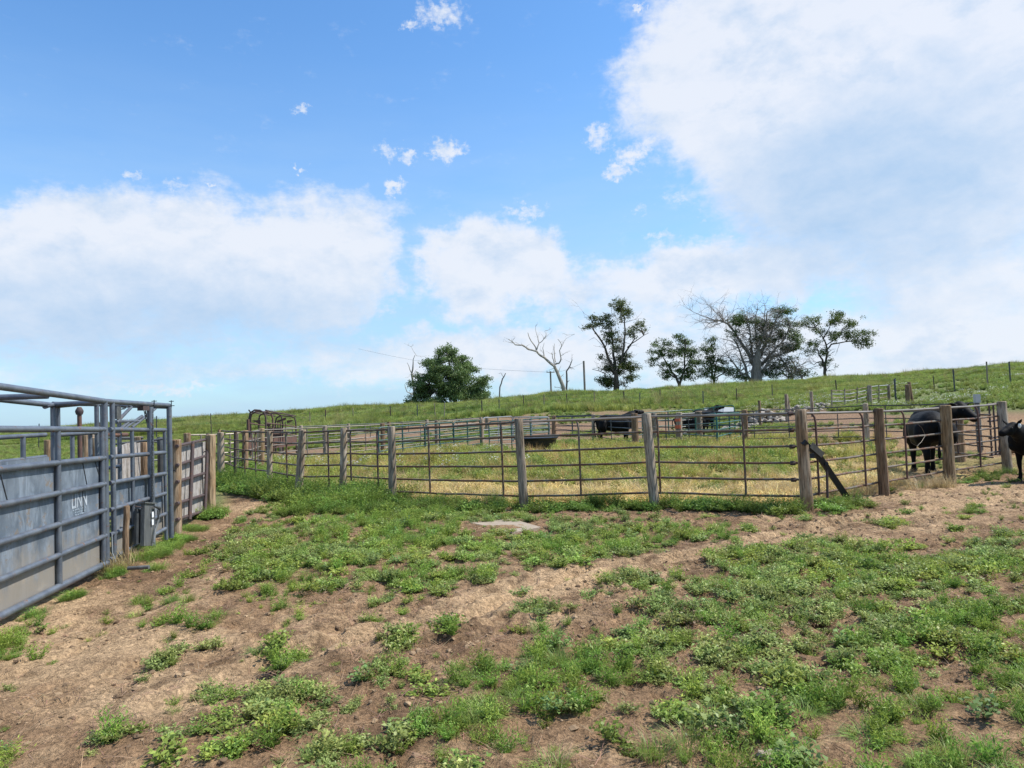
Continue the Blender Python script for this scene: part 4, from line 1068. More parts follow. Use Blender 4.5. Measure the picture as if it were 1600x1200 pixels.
# swung up open gate inside the cage
og = MB()
og.tube([hit(182, 660, m0, m1), hit(205, 636, m0, m1)], .022, 8).build('lifted_gate', GALV, cg)
lg = cg.children[-1] if cg.children else None
for P_, Q_ in (((190, 672), (222, 650)), ((206, 668), (243, 638)), ((181, 658.5), (216, 658)), ((187, 671), (200, 660))):
    MB().tube([hit(*P_, m0, m1), hit(*Q_, m0, m1)], .02, 8).build('lifted_bar', GALV, cg)
MB().tube([hit(177, 678, fa, fb), hit(165, 679, fa, fb), hit(152, 681, fa, fb)], [.02, .03, .02], 8).build('end_roller', RUST, cg)
MB().tube([hit(176, 680, fa, fb), hit(198, 679, fa, fb)], .03, 8).build('end_roller', RUST, cg)
# latch stand: broad grey channel with lever
sx_ = (GA[0]+.10*dv.y, GA[1]-.10*dv.x); 
def hs(px, py, w=.14): return hit(px, py, (GA[0]+w*dv.y, GA[1]), (GB[0]+w*dv.y, GB[1]))
base = hs(229, 850)
ls = thing('latch_stand', (base.x, base.y, 0), 'broad upright grey metal channel with a bent lever in front of the end cage', 'latch stand')
a1, b1, c1_, d1 = hs(222, 853), hs(236, 853), hs(239, 787), hs(223, 786)
MB().slab([a1, b1, c1_, d1], .05).build('channel', ZINC, ls)
MB().slab([hs(221, 786.5)+Vector((.0, 0, 0)), hs(240, 787.5), hs(240, 785.5), hs(221, 784.5)], .09).build('cap_flange', ZINC, ls)
MB().tube([hs(241, 791, .2), hs(249, 794, .2), hs(249, 805, .2)], [.012, .022, .012], 8).build('pivot', DARK, ls)
lv = MB().tube([hs(247, 797, .2), hs(248, 812, .2), hs(243, 828, .2), hs(240, 848, .2)], [.012, .016, .014, .016], 8).build('lever', ZINC, ls)
for yy_ in (804, 816):
    c_ = hs(238.5, yy_, .185); MB().box(c_, (.008, .04, .07), None).build('white_label', WHITEP, ls)
MB().tube([hs(211, 791), hs(221, 793)], .008, 6).build('pull_rod', RUSTD, ls)
MB().slab([hs(212, 795, .08), hs(220, 796, .08), hs(219, 848, .08), hs(211, 850, .08)], .03).build('side_plate', DARK, ls)
# short wooden stake beside it
p_, q_ = hs(196, 860, .1), hs(202, 790, .1)
mb = MB(); wood_post(mb, p_.x, p_.y, q_.z, .035, (q_.x-p_.x+.03, 0)); solo(mb, 'wooden_stake', WOODB, (p_.x, p_.y, 0), 'thin brown wooden stake leaning against the pipes left of the latch stand', 'stake')
# pipe lying on the ground
p_, q_ = gp(200, 888, .02), gp(233, 886, .03)
solo(MB().tube([p_, q_], .022, 10), 'loose_pipe', ZINC, tuple(p_), 'short loose grey pipe lying on the dirt near the chute', 'pipe')
# wire / rod at the hinge
p_ = hit(168, 830, NA, NB); solo(MB().tube([hit(167, 835, GA, GB)+Vector((.06, 0, 0)), hit(168, 865, GA, GB)+Vector((.06, 0, 0)), hit(170, 882, GA, GB)+Vector((.1, 0, 0))], .007, 6), 'loose_rod', PALEM, (p_.x+.06, p_.y, 0), 'thin pale rod hanging where the chute meets its end cage', 'rod')

# ---- rusted sheeted panel between two posts
def side_post(px0, yt, pxb, d, r, mt, name='wooden_post', label=None, wires=()):
    T_ = at(px0, yt, d); B_ = at(pxb, 700, d); mb = MB(); wood_post(mb, B_.x, B_.y, T_.z, r, (T_.x-B_.x, 0))
    return mb, B_, T_
sp_ = thing('sheeted_panel_fence', (-5.9, 13.0, 0), 'short fence of rusty pipes backed with weathered plywood between two round posts', 'fence')
d1_, d2_ = 10.9, 13.9
mb, B1, T1 = side_post(274, 688, 271, d1_, .095, WOOD); mb.build('wooden_post', WOOD, sp_)
mb, B2, T2 = side_post(328.5, 680, 326, d2_, .095, WOODY); mb.build('wooden_post', WOODY, sp_)
PA_, PB_ = (B1.x+.02, B1.y+.18), (B2.x-.06, B2.y)
hold = None
for ya, yb in [(812, 797), (787, 772), (753, 738.5), (727, 712), (697, 686.5)]:
    p, q = hit(276, ya, PA_, PB_), hit(322, yb, PA_, PB_)
    mb = MB().tube([p, q], .026, 8)
    if hold is None: hold = mb.build('pipe_panel', RUSTD, sp_)
    else: mb.build('rail', RUSTD, sp_, hold)
for pt, yt, pb, yb in ((297.5, 691, 292.5, 812), (321.5, 678, 317, 800)):
    MB().tube([hit(pb, yb, PA_, PB_)+Vector((.04, 0, 0)), hit(pt, yt, PA_, PB_)+Vector((.04, 0, 0))], .032, 10).build('stay', RUSTD, sp_, hold)
Qa, Qb = off(PA_, .07), off(PB_, .07)
MB().slab([hit(275, 818, Qa, Qb), hit(320, 799, Qa, Qb), hit(321, 690, Qa, Qb), hit(276, 697, Qa, Qb)], .016).build('plywood', PLY, sp_)
for P_, zz, r in ((B1, .92, .1), (B2, .55, .1), (B2, 1.05, .1)):
    MB().tube([(P_.x+r*math.cos(a), P_.y+r*math.sin(a), zz+.01*math.sin(3*a)) for a in np.linspace(0, 6.28, 16)], .006, 5).build('tie_wire', RUSTD, sp_)
# ---- posts, boards and rails behind the chute
bh = thing('old_pen_corner', (-8, 13.5, 0), 'old pen corner of grey boards, stub posts and dark rails seen through the end cage', 'fence')
Ba, Bb = (-6.9, 12.6), (-6.3, 12.7)
def flat(d): return ((-20, d), (20, d))
e_ = (tuple(at(178, 700, 11.0)[:2]), tuple(at(224, 700, 12.6)[:2])); bo = MB().slab([hit(178, 770, *e_), hit(222, 770, *e_), hit(223, 690, *e_), hit(200, 692, *e_), (hit(178, 700, *e_))], .02).build('plywood_board', PLY, bh)
for pt, yt, pb, d, r, mt in ((226, 692, 226, 12.0, .07, WOODB), (214, 683, 214, 12.8, .1, WOODG), (134, 680, 133, 13.4, .09, WOOD), (141, 680, 142, 13.8, .12, WOODG), (148, 684, 149, 12.9, .1, WOODB), (250, 684, 250, 12.5, .05, DARK), (75, 688, 75, 16.5, .085, WOODB)):
    mb, _, _ = side_post(pt, yt, pb, d, r, mt); mb.build('stub_post', mt, bh)
mb = MB().tube([hit(125, 712, *flat(12.4))-Vector((0, 0, .8)), hit(124, 642, *flat(12.4))], .036, 10).build('rusty_pipe_post', RUST, bh)
MB().tube([hit(124, 648, *flat(12.4)), hit(124, 643.5, *flat(12.4)), hit(124, 641, *flat(12.4)), hit(124, 636, *flat(12.4))], [.05, .066, .062, .03], 10).build('post_cap', RUSTD, bh, mb)
for (x1, y1), (x2, y2), d, r in (((150, 684), (224, 684), 12.4, .02), ((178, 694), (262, 685), 12.0, .022), ((216, 688), (290, 694), 13.5, .02), ((178, 686), (205, 686), 13, .018), ((232, 720), (270, 716), 13, .015), ((232, 745), (270, 740), 13, .015)):
    MB().tube([hit(x1, y1, *flat(d)), hit(x2, y2, *flat(d+.4))], r, 6).build('dark_rail', DARK, bh)
# ------------------------------------------------------------------ fences and panels behind the pen
def zs_between(z0, z1, n): return [z0+(z1-z0)*k/(n-1) for k in range(n)]
def back_fence(root, posts, nr, r, mt, pr, pmt, stays=(.5,), hbot=.28, topdrop=.05, tops=None):
    """posts: (px top, y top, distance)"""
    P_ = []
    for i, (px, yt, d) in enumerate(posts):
        T_ = at(px, yt, d); P_.append((T_.x, d, T_.z))
        m_ = pmt[i % len(pmt)]
        if m_ is None: continue
        mb = MB(); wood_post(mb, T_.x, d-.1, T_.z, pr*random.uniform(.85, 1.15), (random.uniform(-.05, .05), 0)); mb.build('wooden_post', m_, root)
    for A, B in zip(P_[:-1], P_[1:]):
        ga, gb = Z(A[0], A[1]), Z(B[0], B[1])
        panel(root, A, B, zs_between(ga+hbot, A[2]-topdrop, nr), zs_between(gb+hbot, B[2]-topdrop, nr), stays, r, mt, tops=tops, sides=5, bend=False)
    return P_
t1 = thing('pipe_fence', (-9, 26, 0), 'fence of thin grey pipes on tall tan posts behind the left end posts', 'fence', 'fences behind the pen')
back_fence(t1, [(297, 677, 20), (346, 676, 20.5), (383, 673, 21), (408, 669.5, 24), (509, 665.5, 28), (598, 661.5, 31), (682, 657, 35), (752, 652, 38)], 5, .02, PIPEL, .10, [WOODB, WOODG, WOODB, WOODY, WOODG, WOODB, WOODG, WOODG], (.33, .66), tops=PIPEL)
t2 = thing('pipe_fence', (-3, 38, 0), 'far dark rail fence on stub posts in front of the bare earth bank', 'fence', 'fences behind the pen')
back_fence(t2, [(440, 668, 37), (472, 665, 38), (546, 662, 41), (607, 659.5, 44), (668, 656, 45), (760, 651, 45), (866, 649, 42), (927, 647, 38)], 4, .022, DARK, .10, [WOODG, WOODG, WOODG, WOODB, WOODG, WOODG, WOODB, WOODY], (.5,))
t3 = thing('pipe_fence', (5, 27, 0), 'fence of thin dark rails on brown posts before the far black cows', 'fence', 'fences behind the pen')
t3p = back_fence(t3, [(864, 650, 36), (927, 648, 33), (990, 646.5, 27), (1022, 645.5, 28), (1058, 645, 27.5), (1090, 643, 28), (1161, 641, 26)], 5, .02, DARK, .115, [WOODB, WOODG, WOODB, WOODG, WOODG, WOODG, WOODB], (.5,))
# orange paint on one post
A = t3p[4]; mb = MB()
mb.tube([(A[0], A[1]-.1, A[2]-.33), (A[0], A[1]-.1, A[2]-.22)], .13, 12).build('orange_paint_band', ORANGE, t3)
MB().tube([(A[0], A[1]-.1, A[2]-.60), (A[0], A[1]-.1, A[2]-.47)], .132, 12).build('orange_paint_band', ORANGE, t3)
t4 = thing('pipe_fence', (12, 24, 0), 'thin dark railed fence beyond the brace, running right behind the big cow', 'fence', 'fences behind the pen')
back_fence(t4, [(1161, 641, 26), (1195, 638, 25.4), (1268, 635.5, 25), (1350, 631, 24), (1420, 630, 22.6), (1524, 626, 21)], 6, .017, DARK, .09, [None, None, None, WOODG, None, WOODG], (.5,), .30, .06)
# closing gate at the right corner
t5 = thing('closing_gate', (*FPW[11], 0), 'slanting pipe gate running back from the last wooden post of the long fence', 'gate')
Aq = at(1497, 664, 17.6); Bq = FPW[11]
mb = MB(); wood_post(mb, Aq.x, 17.6, 1.25, .12); mb.build('wooden_post', WOODB, t5)
panel(t5, (Aq.x-.5, 17.9), (Bq[0]-.05, Bq[1]+.25), [.3, .52, .74, .96, 1.2], [.3, .52, .74, .96, 1.2], (.15, .5, .85), .018, PIPE, RUSTD)
t6 = thing('leaning_rail_frame', (10.3, 16.6, 0), 'dark narrow rail frame leaning behind the last posts beside the calf', 'frame')
panel(t6, (at(1543, 640, 16.8).x, 16.8), (at(1556, 640, 17.2).x, 17.2), [.2, .6, 1.0, 1.4], [.2, .6, 1.0, 1.4], (0, .5, 1), .022, RUSTD, bend=False)
mb = MB(); q_ = at(1526, 617, 20.0); mb.tube([(q_.x, 20.0, Z(q_.x, 20)), (q_.x, 20.0, q_.z-.22)], .06, 8); solo(mb, 'gate_post', DARK, (q_.x, 20.0, 0), 'dark upright with a pale teal top behind the head of the big black cow', 'post')
pt_ = MB().box((q_.x, 20.0, q_.z-.1), (.13, .13, .24)).build('pale_cap', PALEM, None); pt_.parent = bpy.data.objects['gate_post']; pt_.data.transform(Matrix.Translation((-q_.x, -20.0, 0)))

# portable green panels
def green_panel(a, b, ztA, ztB, mt, label, n=6, group='portable corral panels', mid=(.5,), r=.022):
    (pxa, da), (pxb, db) = a, b
    A = at(pxa, 700, da); B = at(pxb, 700, db); ga, gb = Z(A.x, da), Z(B.x, db)
    za = at(pxa, ztA, da).z; zb = at(pxb, ztB, db).z
    rt_ = thing('corral_panel', (A.x, da, ga), label, 'corral panel', group)
    L = Vector((B.x-A.x, db-da, 0)); u = L.normalized()
    pts = [(A.x, da, ga+.03), (A.x, da, za-.12), (A.x+u.x*.04, da+u.y*.04, za-.03), (A.x+u.x*.12, da+u.y*.12, za), (B.x-u.x*.12, db-u.y*.12, zb), (B.x-u.x*.04, db-u.y*.04, zb-.03), (B.x, db, zb-.12), (B.x, db, gb+.03)]
    MB().tube(pts, r*1.15, 7).build('outer_frame', mt, rt_)
    for k in range(n-1):
        t = (k+.6)/n; MB().tube([(A.x, da, ga+.12+(za-ga-.12)*t), (B.x, db, gb+.12+(zb-gb-.12)*t)], r, 6).build('rail', mt, rt_)
    for m_ in mid:
        MB().tube([(A.x+L.x*m_, da+L.y*m_, ga+.1+(gb-ga)*m_), (A.x+L.x*m_, da+L.y*m_, za+(zb-za)*m_)], r*1.3, 6).build('stay', mt, rt_)
    return rt_
green_panel((592, 25.5), (664, 27.5), 668, 663.5, GREEND, 'leftmost dark green corral panel, partly hidden in the yellow green weeds')
green_panel((665, 27.5), (709, 29), 663, 659.5, GREEND, 'dark green corral panel second from the left with pale flowers at its foot')
green_panel((710, 29), (751, 31), 659.5, 656, GREEND, 'dark green corral panel third from the left, ending at a pale post')
green_panel((765, 29.5), (800, 30), 659, 657, GREEND, 'short dark green corral panel just left of the black water tank')
green_panel((800, 30), (858, 31.5), 657, 652.5, GREEND, 'dark green corral panel standing right behind the black water tank')
green_panel((756, 34), (802, 36), 653, 650.5, GREYS, 'greyish silver corral panel rising above the dark green ones', 5)
green_panel((803, 36), (860, 36.5), 652, 651.5, GREYS, 'low grey silver corral panel running behind the black water tank', 5)
green_panel((1062, 30), (1121, 24.6), 655, 646, GREEN, 'bright green corral panel with a bent end stay, nearest at right', 5)
green_panel((1005, 34), (1086, 35), 645.5, 640, GREEN, 'long thin green corral panel above the middle wooden post', 4)
green_panel((1086, 35), (1150, 34), 640.5, 633, GREEN, 'tilted green corral panel in front of the pale metal sheet', 5)
green_panel((1122, 24.6), (1158, 29), 647, 645, GREEN, 'faded green corral panel joined on right of the bent green one', 5)
# pale post where the panels meet, tank, sheet
mb = MB(); q_ = at(752, 655, 31.2); wood_post(mb, q_.x, 31.2, q_.z, .085); solo(mb, 'pale_post', WOODG, (q_.x, 31.2, 0), 'pale grey post at the joint of the dark green corral panels', 'post')
tk = thing('stock_tank', (at(838, 700, 28).x, 28, 0), 'round black plastic water tank standing in the weeds by the green panels', 'water tank')
cx = tk.location.x
mb = MB().tube([(cx, 28, .05), (cx, 28, .1), (cx, 28, .45), (cx, 28, .50), (cx, 28, .53)], [.70, .74, .80, .86, .84], 40); mb.build('tank_wall', BLACKP, tk)
MB().tube([(cx+.85*math.cos(a), 28+.85*math.sin(a), .53) for a in np.linspace(0, 6.283, 41)], .03, 8, False).build('rim', BLACKP, tk)
sh_ = MB(); q0, q1 = at(1101, 648, 39), at(1130, 647, 39); q2, q3 = at(1130, 636.5, 40.5), at(1101, 638, 40.5)
sh_.slab([q0, q1, q2, q3], .05); sh_.slab([at(1129, 646, 39.2), at(1146, 645, 40), at(1146, 637, 40.6), at(1130, 636.5, 40.5)], .05)
for i in range(7):
    t = i/6; a_, b_ = q0.lerp(q1, t), q3.lerp(q2, t); sh_.tube([a_+Vector((0, -.03, .01)), b_+Vector((0, -.03, .01))], .03, 5)
solo(sh_, 'metal_sheet', GREYS, tuple(q0), 'pale corrugated metal sheet leaning behind the green panels', 'metal sheet')

# rusty hooped alley frame
ha = thing('hooped_alley_frame', (at(424, 700, 30).x, 30, 0), 'rusty open steel frame with arched bows and triangular plates standing above the left fence', 'frame')
def bow(p0, p1, d, yt, mt=RUSTD, r=.035):
    A = at(p0, yt, d); B = at(p1, yt, d); g = 0
    pts = [(A.x, d, g), (A.x, d, A.z-.3), (A.x+.05, d, A.z-.1), (A.x+.22, d, A.z), (B.x-.22, d, B.z), (B.x-.05, d, B.z-.1), (B.x, d, B.z-.3), (B.x, d, g)]
    MB().tube(pts, r, 7).build('bow', mt, ha); return A, B
b1 = bow(389, 415, 27.5, 641); b2 = bow(391, 426, 29.5, 643.5, RUST); b3 = bow(404, 441, 31.5, 646); b4 = bow(430, 462, 33, 650)
for i in (0, 1):
    MB().tube([b1[i], b2[i], b3[i], b4[i]], .03, 6).build('top_rail', RUSTD, ha)
    for dz in (.5, .9, 1.3): MB().tube([b1[i]-Vector((0, 0, dz)), b3[i]-Vector((0, 0, dz)), b4[i]-Vector((0, 0, dz))], .028, 6).build('side_rail', RUST, ha)
MB().tube([at(387.5, 655, 27.4), at(388, 676, 27.4)], .06, 6).build('corner_plate', RUST, ha)
for tri, d in ((((393, 657), (407, 656), (407, 663)), 28), (((431, 658), (447, 652), (447, 656), (434, 660)), 30), (((448, 657), (460, 656), (449, 662)), 31), (((412, 661), (424, 662), (420, 668)), 29), (((418, 668), (440, 668), (440, 690), (418, 690)), 31)):
    MB().slab([at(a_, b_, d) for a_, b_ in tri], .02).build('rust_plate', RUST, ha)
for px in (434, 438, 442, 446):
    MB().tube([at(px, 659, 30.5), at(px, 690, 30.5)], .02, 5).build('bar', RUSTD, ha)
rb = MB().slab([at(386, 684, 27), at(463, 681, 33), at(463, 696, 33), at(386, 705, 27)], .04); solo(rb, 'sheeted_chute_side', RUST, tuple(at(386, 705, 27)), 'low faded red brown steel sheeting below the hooped frame', 'steel sheeting')

# grey gate panels lying against the hill fence
for (pa, ya, da, pb, yb, db, nn, lab) in ((1298, 610, 44, 1354, 605, 46, 6, 'sagging weathered grey gate on the slope, left one of two'), (1355, 604, 46, 1388, 601.5, 47, 5, 'straight weathered grey gate on the slope, right one of two')):
    A = at(pa, ya, da); B = at(pb, yb, db); g = thing('old_gate', (A.x, da, Z(A.x, da)), lab, 'gate', 'old grey gates on the slope')
    za = zs_between(Z(A.x, da)+.05, A.z, nn); zb = zs_between(Z(B.x, db)+.1, B.z, nn)
    for i in range(nn):
        MB().tube(rail_pts((A.x, da), (B.x, db), za[i], zb[i], .10 if nn == 6 else .02, 6, .02), .028, 5).build('rail', WOODG if i % 2 else GREYS, g)
    for t in ((0, .35, .7, 1) if nn == 6 else (0, .5, 1)):
        x_, y_ = A.x+(B.x-A.x)*t, da+(db-da)*t
        MB().tube([(x_, y_-.04, za[0]+(zb[0]-za[0])*t-.1), (x_+.05, y_-.04, za[-1]+(zb[-1]-za[-1])*t+.05)], .04, 6).build('upright', WOODG, g)
# posts standing on the slope
sl = [(1358, 602, 635, 45.5, .13, WOODG, 'thick grey post between the two old gates on the slope'), (1398, 592, 616, 47, .06, DARK, 'thin dark post right of the old grey gates'),
      (1418, 601, 622, 44, .15, WOODB, 'thick short brown stub post on the slope, upright one of a pair'), (1424, 597, 623, 44, .10, WOODB, 'dark leaning post beside the thick stub post on the slope'),
      (1228, 616, 648, 40, .09, WOODG, 'pale grey post beside the rubble heaps'), (1268, 612, 640, 41, .09, WOODG, 'grey post right of the rubble heaps on the slope'), (1234, 618, 632, 43, .06, WOODG, 'thin leaning stick among the rubble heaps'),
      (1186, 626, 656, 38, .07, WOODB, 'dark stake in front of the biggest rubble heap'), (1388, 602, 622, 46.5, .09, WOODG, 'end post at the right end of the straight old gate')]
for px, yt, yb, d, r, mt, lab in sl:
    T_ = at(px, yt, d); mb = MB(); wood_post(mb, T_.x, d, T_.z, r, (-.15 if 'leaning' in lab else random.uniform(-.03, .03), 0)); solo(mb, 'slope_post', mt, (T_.x, d, Z(T_.x, d)), lab, 'post', 'posts standing on the slope')
# rubble
def heap(px, py, d, w, h, n, label):
    c = at(px, py, d); g = Z(c.x, d); mb = MB()
    for i in range(n):
        a = random.uniform(0, 6.28); q = math.sqrt(random.random()); rr = random.uniform(.08, .26)*(.6+.3*h)
        x_, y_ = c.x+w*q*math.cos(a), d+w*.6*q*math.sin(a)
        mb.blob((x_, y_, Z(x_, y_)+h*(1-q)*random.uniform(.6, 1.)), rr, 6, (random.uniform(.7, 1.4), random.uniform(.6, 1.2), random.uniform(.35, .8)), .3)
    solo(mb, 'rubble_heap', ROCK, (c.x, d, g), label, 'rubble heap', 'pale rubble heaps', smooth=False)
heap(1190, 645, 41, 1.5, .95, 150, 'tallest pale rubble heap behind the green panels')
heap(1245, 632, 45, 1.5, .45, 80, 'low pale rubble heap left of the old grey gates')
heap(1285, 632, 46, 1.1, .35, 50, 'smallest pale rubble heap at the foot of the old gates')
heap(1158, 650, 39, 1.3, .4, 60, 'flat pale rubble heap beside the metal sheet')
# broken concrete slab on the lot
cs = MB(); c_ = gp(792, 823); zc = float(GZ(np.array([c_.x]), np.array([c_.y]))[0])
pts = [gp(*p_) for p_ in [(735, 818), (800, 812), (845, 825), (800, 834), (772, 826)]]
cs.slab([(p_.x, p_.y, zc-.034) for p_ in pts][::-1], .06)
solo(cs, 'concrete_slab', CONC, (c_.x, c_.y, zc), 'flat broken piece of pale concrete in the dirt before the fence', 'concrete slab')
mb = MB(); c_ = gp(1215, 1183); zc = float(GZ(np.array([c_.x]), np.array([c_.y]))[0])
for i in range(4): mb.blob((c_.x+random.uniform(-.05, .05), c_.y+random.uniform(-.03, .03), zc+.01), .04, 8, (1.3, 1, .4), .35)
solo(mb, 'pale_stone', CONC, (c_.x, c_.y, zc), 'small pale crumbled stone among the weeds at the bottom of the photo', 'stone')
# log behind the calf
l0, l1 = at(1566, 690, 19), at(1640, 690, 19.5); solo(MB().tube([(l0.x, 19, .16), (l1.x, 19.5, .16)], .14, 10), 'fallen_log', WOODB, (l0.x, 19, 0), 'dark fallen log lying behind the calf', 'log')

# wire fence along the foot of the hill
wf = thing('wire_fence', (0, 58, 1.2), 'barbed wire fence on thin steel posts along the foot of the hill', 'fence')
tp = [(-40, 668, 50), (60, 662, 52), (155, 660, 54), (244, 650, 56), (330, 646, 57), (484, 645, 57), (508, 646, 58), (552, 644, 58), (610, 649, 58), (652, 648, 58), (680, 644, 58), (694, 642, 57), (753, 637, 57), (780, 632, 57), (818, 629, 60), (850, 628, 60), (886, 624, 60), (928, 620, 61), (975, 619, 60), (999, 620, 57), (1031, 618, 60), (1098, 616, 56), (1151, 610, 57), (1206, 606, 58), (1307, 601, 56), (1398, 592, 54), (1459, 589, 52), (1490, 577, 50), (1541, 565, 52), (1577, 565, 54), (1640, 560, 54)]
wp = []
for i, (px, yt, d) in enumerate(tp):
    T_ = at(px, yt, d); g = Z(T_.x, d); h = 1.35
    T_.z = max(min(T_.z, g+1.9), g+1.2); thick = px in (1541, 1577, 1490)
    MB().tube([(T_.x, d, g-.1), (T_.x+random.uniform(-.06, .06), d, T_.z)], .055 if thick else .035 if i % 3 else .045, 6).build('wooden_stake' if thick or px in (680, 694, 928) else 'steel_post', WOODG if px in (680, 694, 484, 552, 850, 928, 1541) else (DARK if i % 2 else RUSTD), wf)
    wp.append(Vector((T_.x, d, T_.z)))
for k in (.12, .45, .8): MB().tube([p_-Vector((0, 0, k)) for p_ in wp], .006, 3).build('wire', DARK, wf)

# ------------------------------------------------------------------ trees
def tree(name, label, cat, base, Y, limbs, blobs, bark, leafc=((.028, .055, .018), (.075, .125, .035)), leaf=.30, dens=1., twigs=0, twig_len=3., group='trees on the hill crest', gnarl=.12, twigmat=None, droop=0., kf=3.):
    b_ = at(*base, Y); sc = Y/F; g = Z(b_.x, Y)
    root = thing(name, (b_.x, Y, g), label, cat, group)
    tr = MB(); segs = []
    for limb in limbs:
        dd = random.uniform(-.35, .35); pts = []; rad = []; acc = 0
        for i, q in enumerate(limb):
            P_ = at(q[0], q[1], Y); 
            if i: acc += dd*math.hypot(q[0]-limb[i-1][0], q[1]-limb[i-1][1])*sc
            pts.append(Vector((P_.x, Y+acc, P_.z))); rad.append(q[2]*sc if len(q) > 2 else None)
        # fill radii
        known = [i for i, r in enumerate(rad) if r is not None]
        rad = list(np.interp(range(len(rad)), known, [rad[i] for i in known]))
        # subdivide with gnarl
        P2, R2 = [], []
        for i in range(len(pts)-1):
            m_ = max(2, int((pts[i+1]-pts[i]).length/.6))
            for k in range(m_):
                t = k/m_; q = pts[i].lerp(pts[i+1], t)
                if k or i: q = q+Vector((random.gauss(0, gnarl*.5), random.gauss(0, gnarl*.5), random.gauss(0, gnarl*.4)))
                P2.append(q); R2.append((rad[i]+(rad[i+1]-rad[i])*t)*.66)
        P2.append(pts[-1]); R2.append(rad[-1]*.66)
        if limb[0][1] >= base[1]-4: P2.insert(0, P2[0]-Vector((0, 0, 1.2))); R2.insert(0, R2[0]*1.3)
        tr.tube(P2, R2, 8); segs += list(zip(P2, R2))
    def grow(p, d, L, r, lev):
        pts = [p]; k = max(3, int(L/.4)); dd = d.copy()
        for i in range(k):
            dd = (dd+Vector((random.gauss(0, .22), random.gauss(0, .22), random.gauss(0, .2)-droop))).normalized(); pts.append(pts[-1]+dd*L/k)
            if lev and random.random() < .55: grow(pts[-1], (dd+Vector((random.gauss(0, .8), random.gauss(0, .8), random.gauss(0, .6)))).normalized(), L*random.uniform(.3, .6), r*.55, lev-1)
        tw.tube(pts, [r*(1-.75*i/k) for i in range(k+1)], 4, False)
    tw = MB()
    thin = [s_ for s_ in segs if s_[1] < .5]
    for i in range(twigs):
        p, r = random.choice(thin if thin else segs); d = Vector((random.gauss(0, 1), random.gauss(0, .8), abs(random.gauss(.5, .6))-.1)).normalized()
        grow(p, d, twig_len*random.uniform(.35, 1), min(.05, max(.022, r*.45)), 2)
    trunk = tr.build('trunk', bark, root)
    if twigs: tw.build('twigs', twigmat or bark, root, trunk)
    if blobs:
        Vs, Ls, Cs = [], [], []; off_ = np.array([b_.x, Y, g]); n0 = 0
        lim = MB()
        for bl in blobs:
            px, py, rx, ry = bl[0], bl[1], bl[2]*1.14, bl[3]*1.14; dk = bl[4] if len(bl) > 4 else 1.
            c = at(px, py, Y); dy = random.uniform(-.5, .5)*rx*sc
            near = min(segs, key=lambda s_: (s_[0]-c).length)[0]
            lim.tube([near, near.lerp(c, .5)+Vector((random.gauss(0, .2), dy*.5, random.gauss(0, .2))), Vector((c.x, c.y+dy, c.z))], [.09, .06, .03], 5, False)
            ar = rx*ry*sc*sc; nc = max(14, int(ar*34*dens))
            kc = max(4, int(ar*kf)); ph = rng.uniform(0, 2*np.pi, kc); cz = rng.uniform(-1, 1, kc); rr = rng.uniform(.2, 1, kc)**.5
            s_ = np.sqrt(1-cz**2)
            K_ = np.stack([c.x+rx*sc*rr*s_*np.cos(ph), c.y+dy+max(rx, ry)*.75*sc*rr*s_*np.sin(ph), c.z+ry*sc*rr*cz], 1)
            ci_ = rng.integers(0, kc, nc); kb = rng.uniform(0, 1, kc)
            C_ = K_[ci_]+rng.normal(0, 1, (nc, 3))*np.array([.36, .36, .17])
            per = 30
            B = np.repeat(C_, per, 0)+rng.normal(0, 1, (nc*per, 3))*np.array([.28, .28, .20])*(leaf/.3)
            D = rng.normal(0, 1, B.shape); D[:, 2] -= .2; D /= np.linalg.norm(D, axis=1, keepdims=True)
            nr = rng.normal(0, 1, B.shape); nr[:, 2] += .7; nr /= np.linalg.norm(nr, axis=1, keepdims=True)
            V, L = leaves(B, D, leaf*rng.uniform(.5, 1.1, len(B)), leaf*.6*rng.uniform(.6, 1.1, len(B)), .1, nr)
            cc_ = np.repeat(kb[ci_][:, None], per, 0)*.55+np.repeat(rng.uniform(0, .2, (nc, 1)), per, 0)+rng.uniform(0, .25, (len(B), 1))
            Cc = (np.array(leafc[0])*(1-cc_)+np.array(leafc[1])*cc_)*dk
            Vs.append(V-off_); Ls.append(L+n0); n0 += len(V); Cs.append(Cc)
        lim.build('branches', bark, root, trunk)
        me_ = np_mesh('crown', np.concatenate(Vs), 4, np.concatenate(Ls), np.concatenate(Cs), TREEL)
        o = bpy.data.objects.new('crown', me_); col.objects.link(o); o.parent = root
    return root
CED = ((.06, .10, .035), (.18, .26, .085))
tree('juniper_tree', 'broad dense dark green tree standing alone left of the dead trees', 'tree', (712, 643), 86,
     [[(712, 643, 5), (710, 615, 4.5), (705, 580, 3), (698, 550, 1.2)], [(686, 642, 3.5), (686, 620, 3), (672, 600, 1)], [(711, 620, 3), (735, 605, 1)], [(700, 630, 2.5), (680, 612, 1)]],
     [(699, 551, 10, 8), (686, 561, 11, 8), (715, 563, 13, 8), (676, 572, 8, 6), (728, 572, 8, 6), (655, 590, 9, 4), (750, 594, 8, 5), (690, 575, 28, 14), (722, 578, 20, 14), (672, 590, 22, 12), (700, 595, 30, 16), (730, 600, 22, 14), (657, 601, 16, 8), (680, 612, 26, 13), (715, 615, 26, 13), (745, 608, 18, 12), (752, 620, 16, 11), (758, 628, 10, 7), (642, 628, 9, 6), (658, 622, 18, 9), (650, 630, 14, 6), (690, 624, 28, 7), (735, 622, 18, 7), (672, 630, 18, 6), (697, 545, 8, 5), (660, 612, 14, 8)], BARK, CED, .22, 1.9, kf=5.)
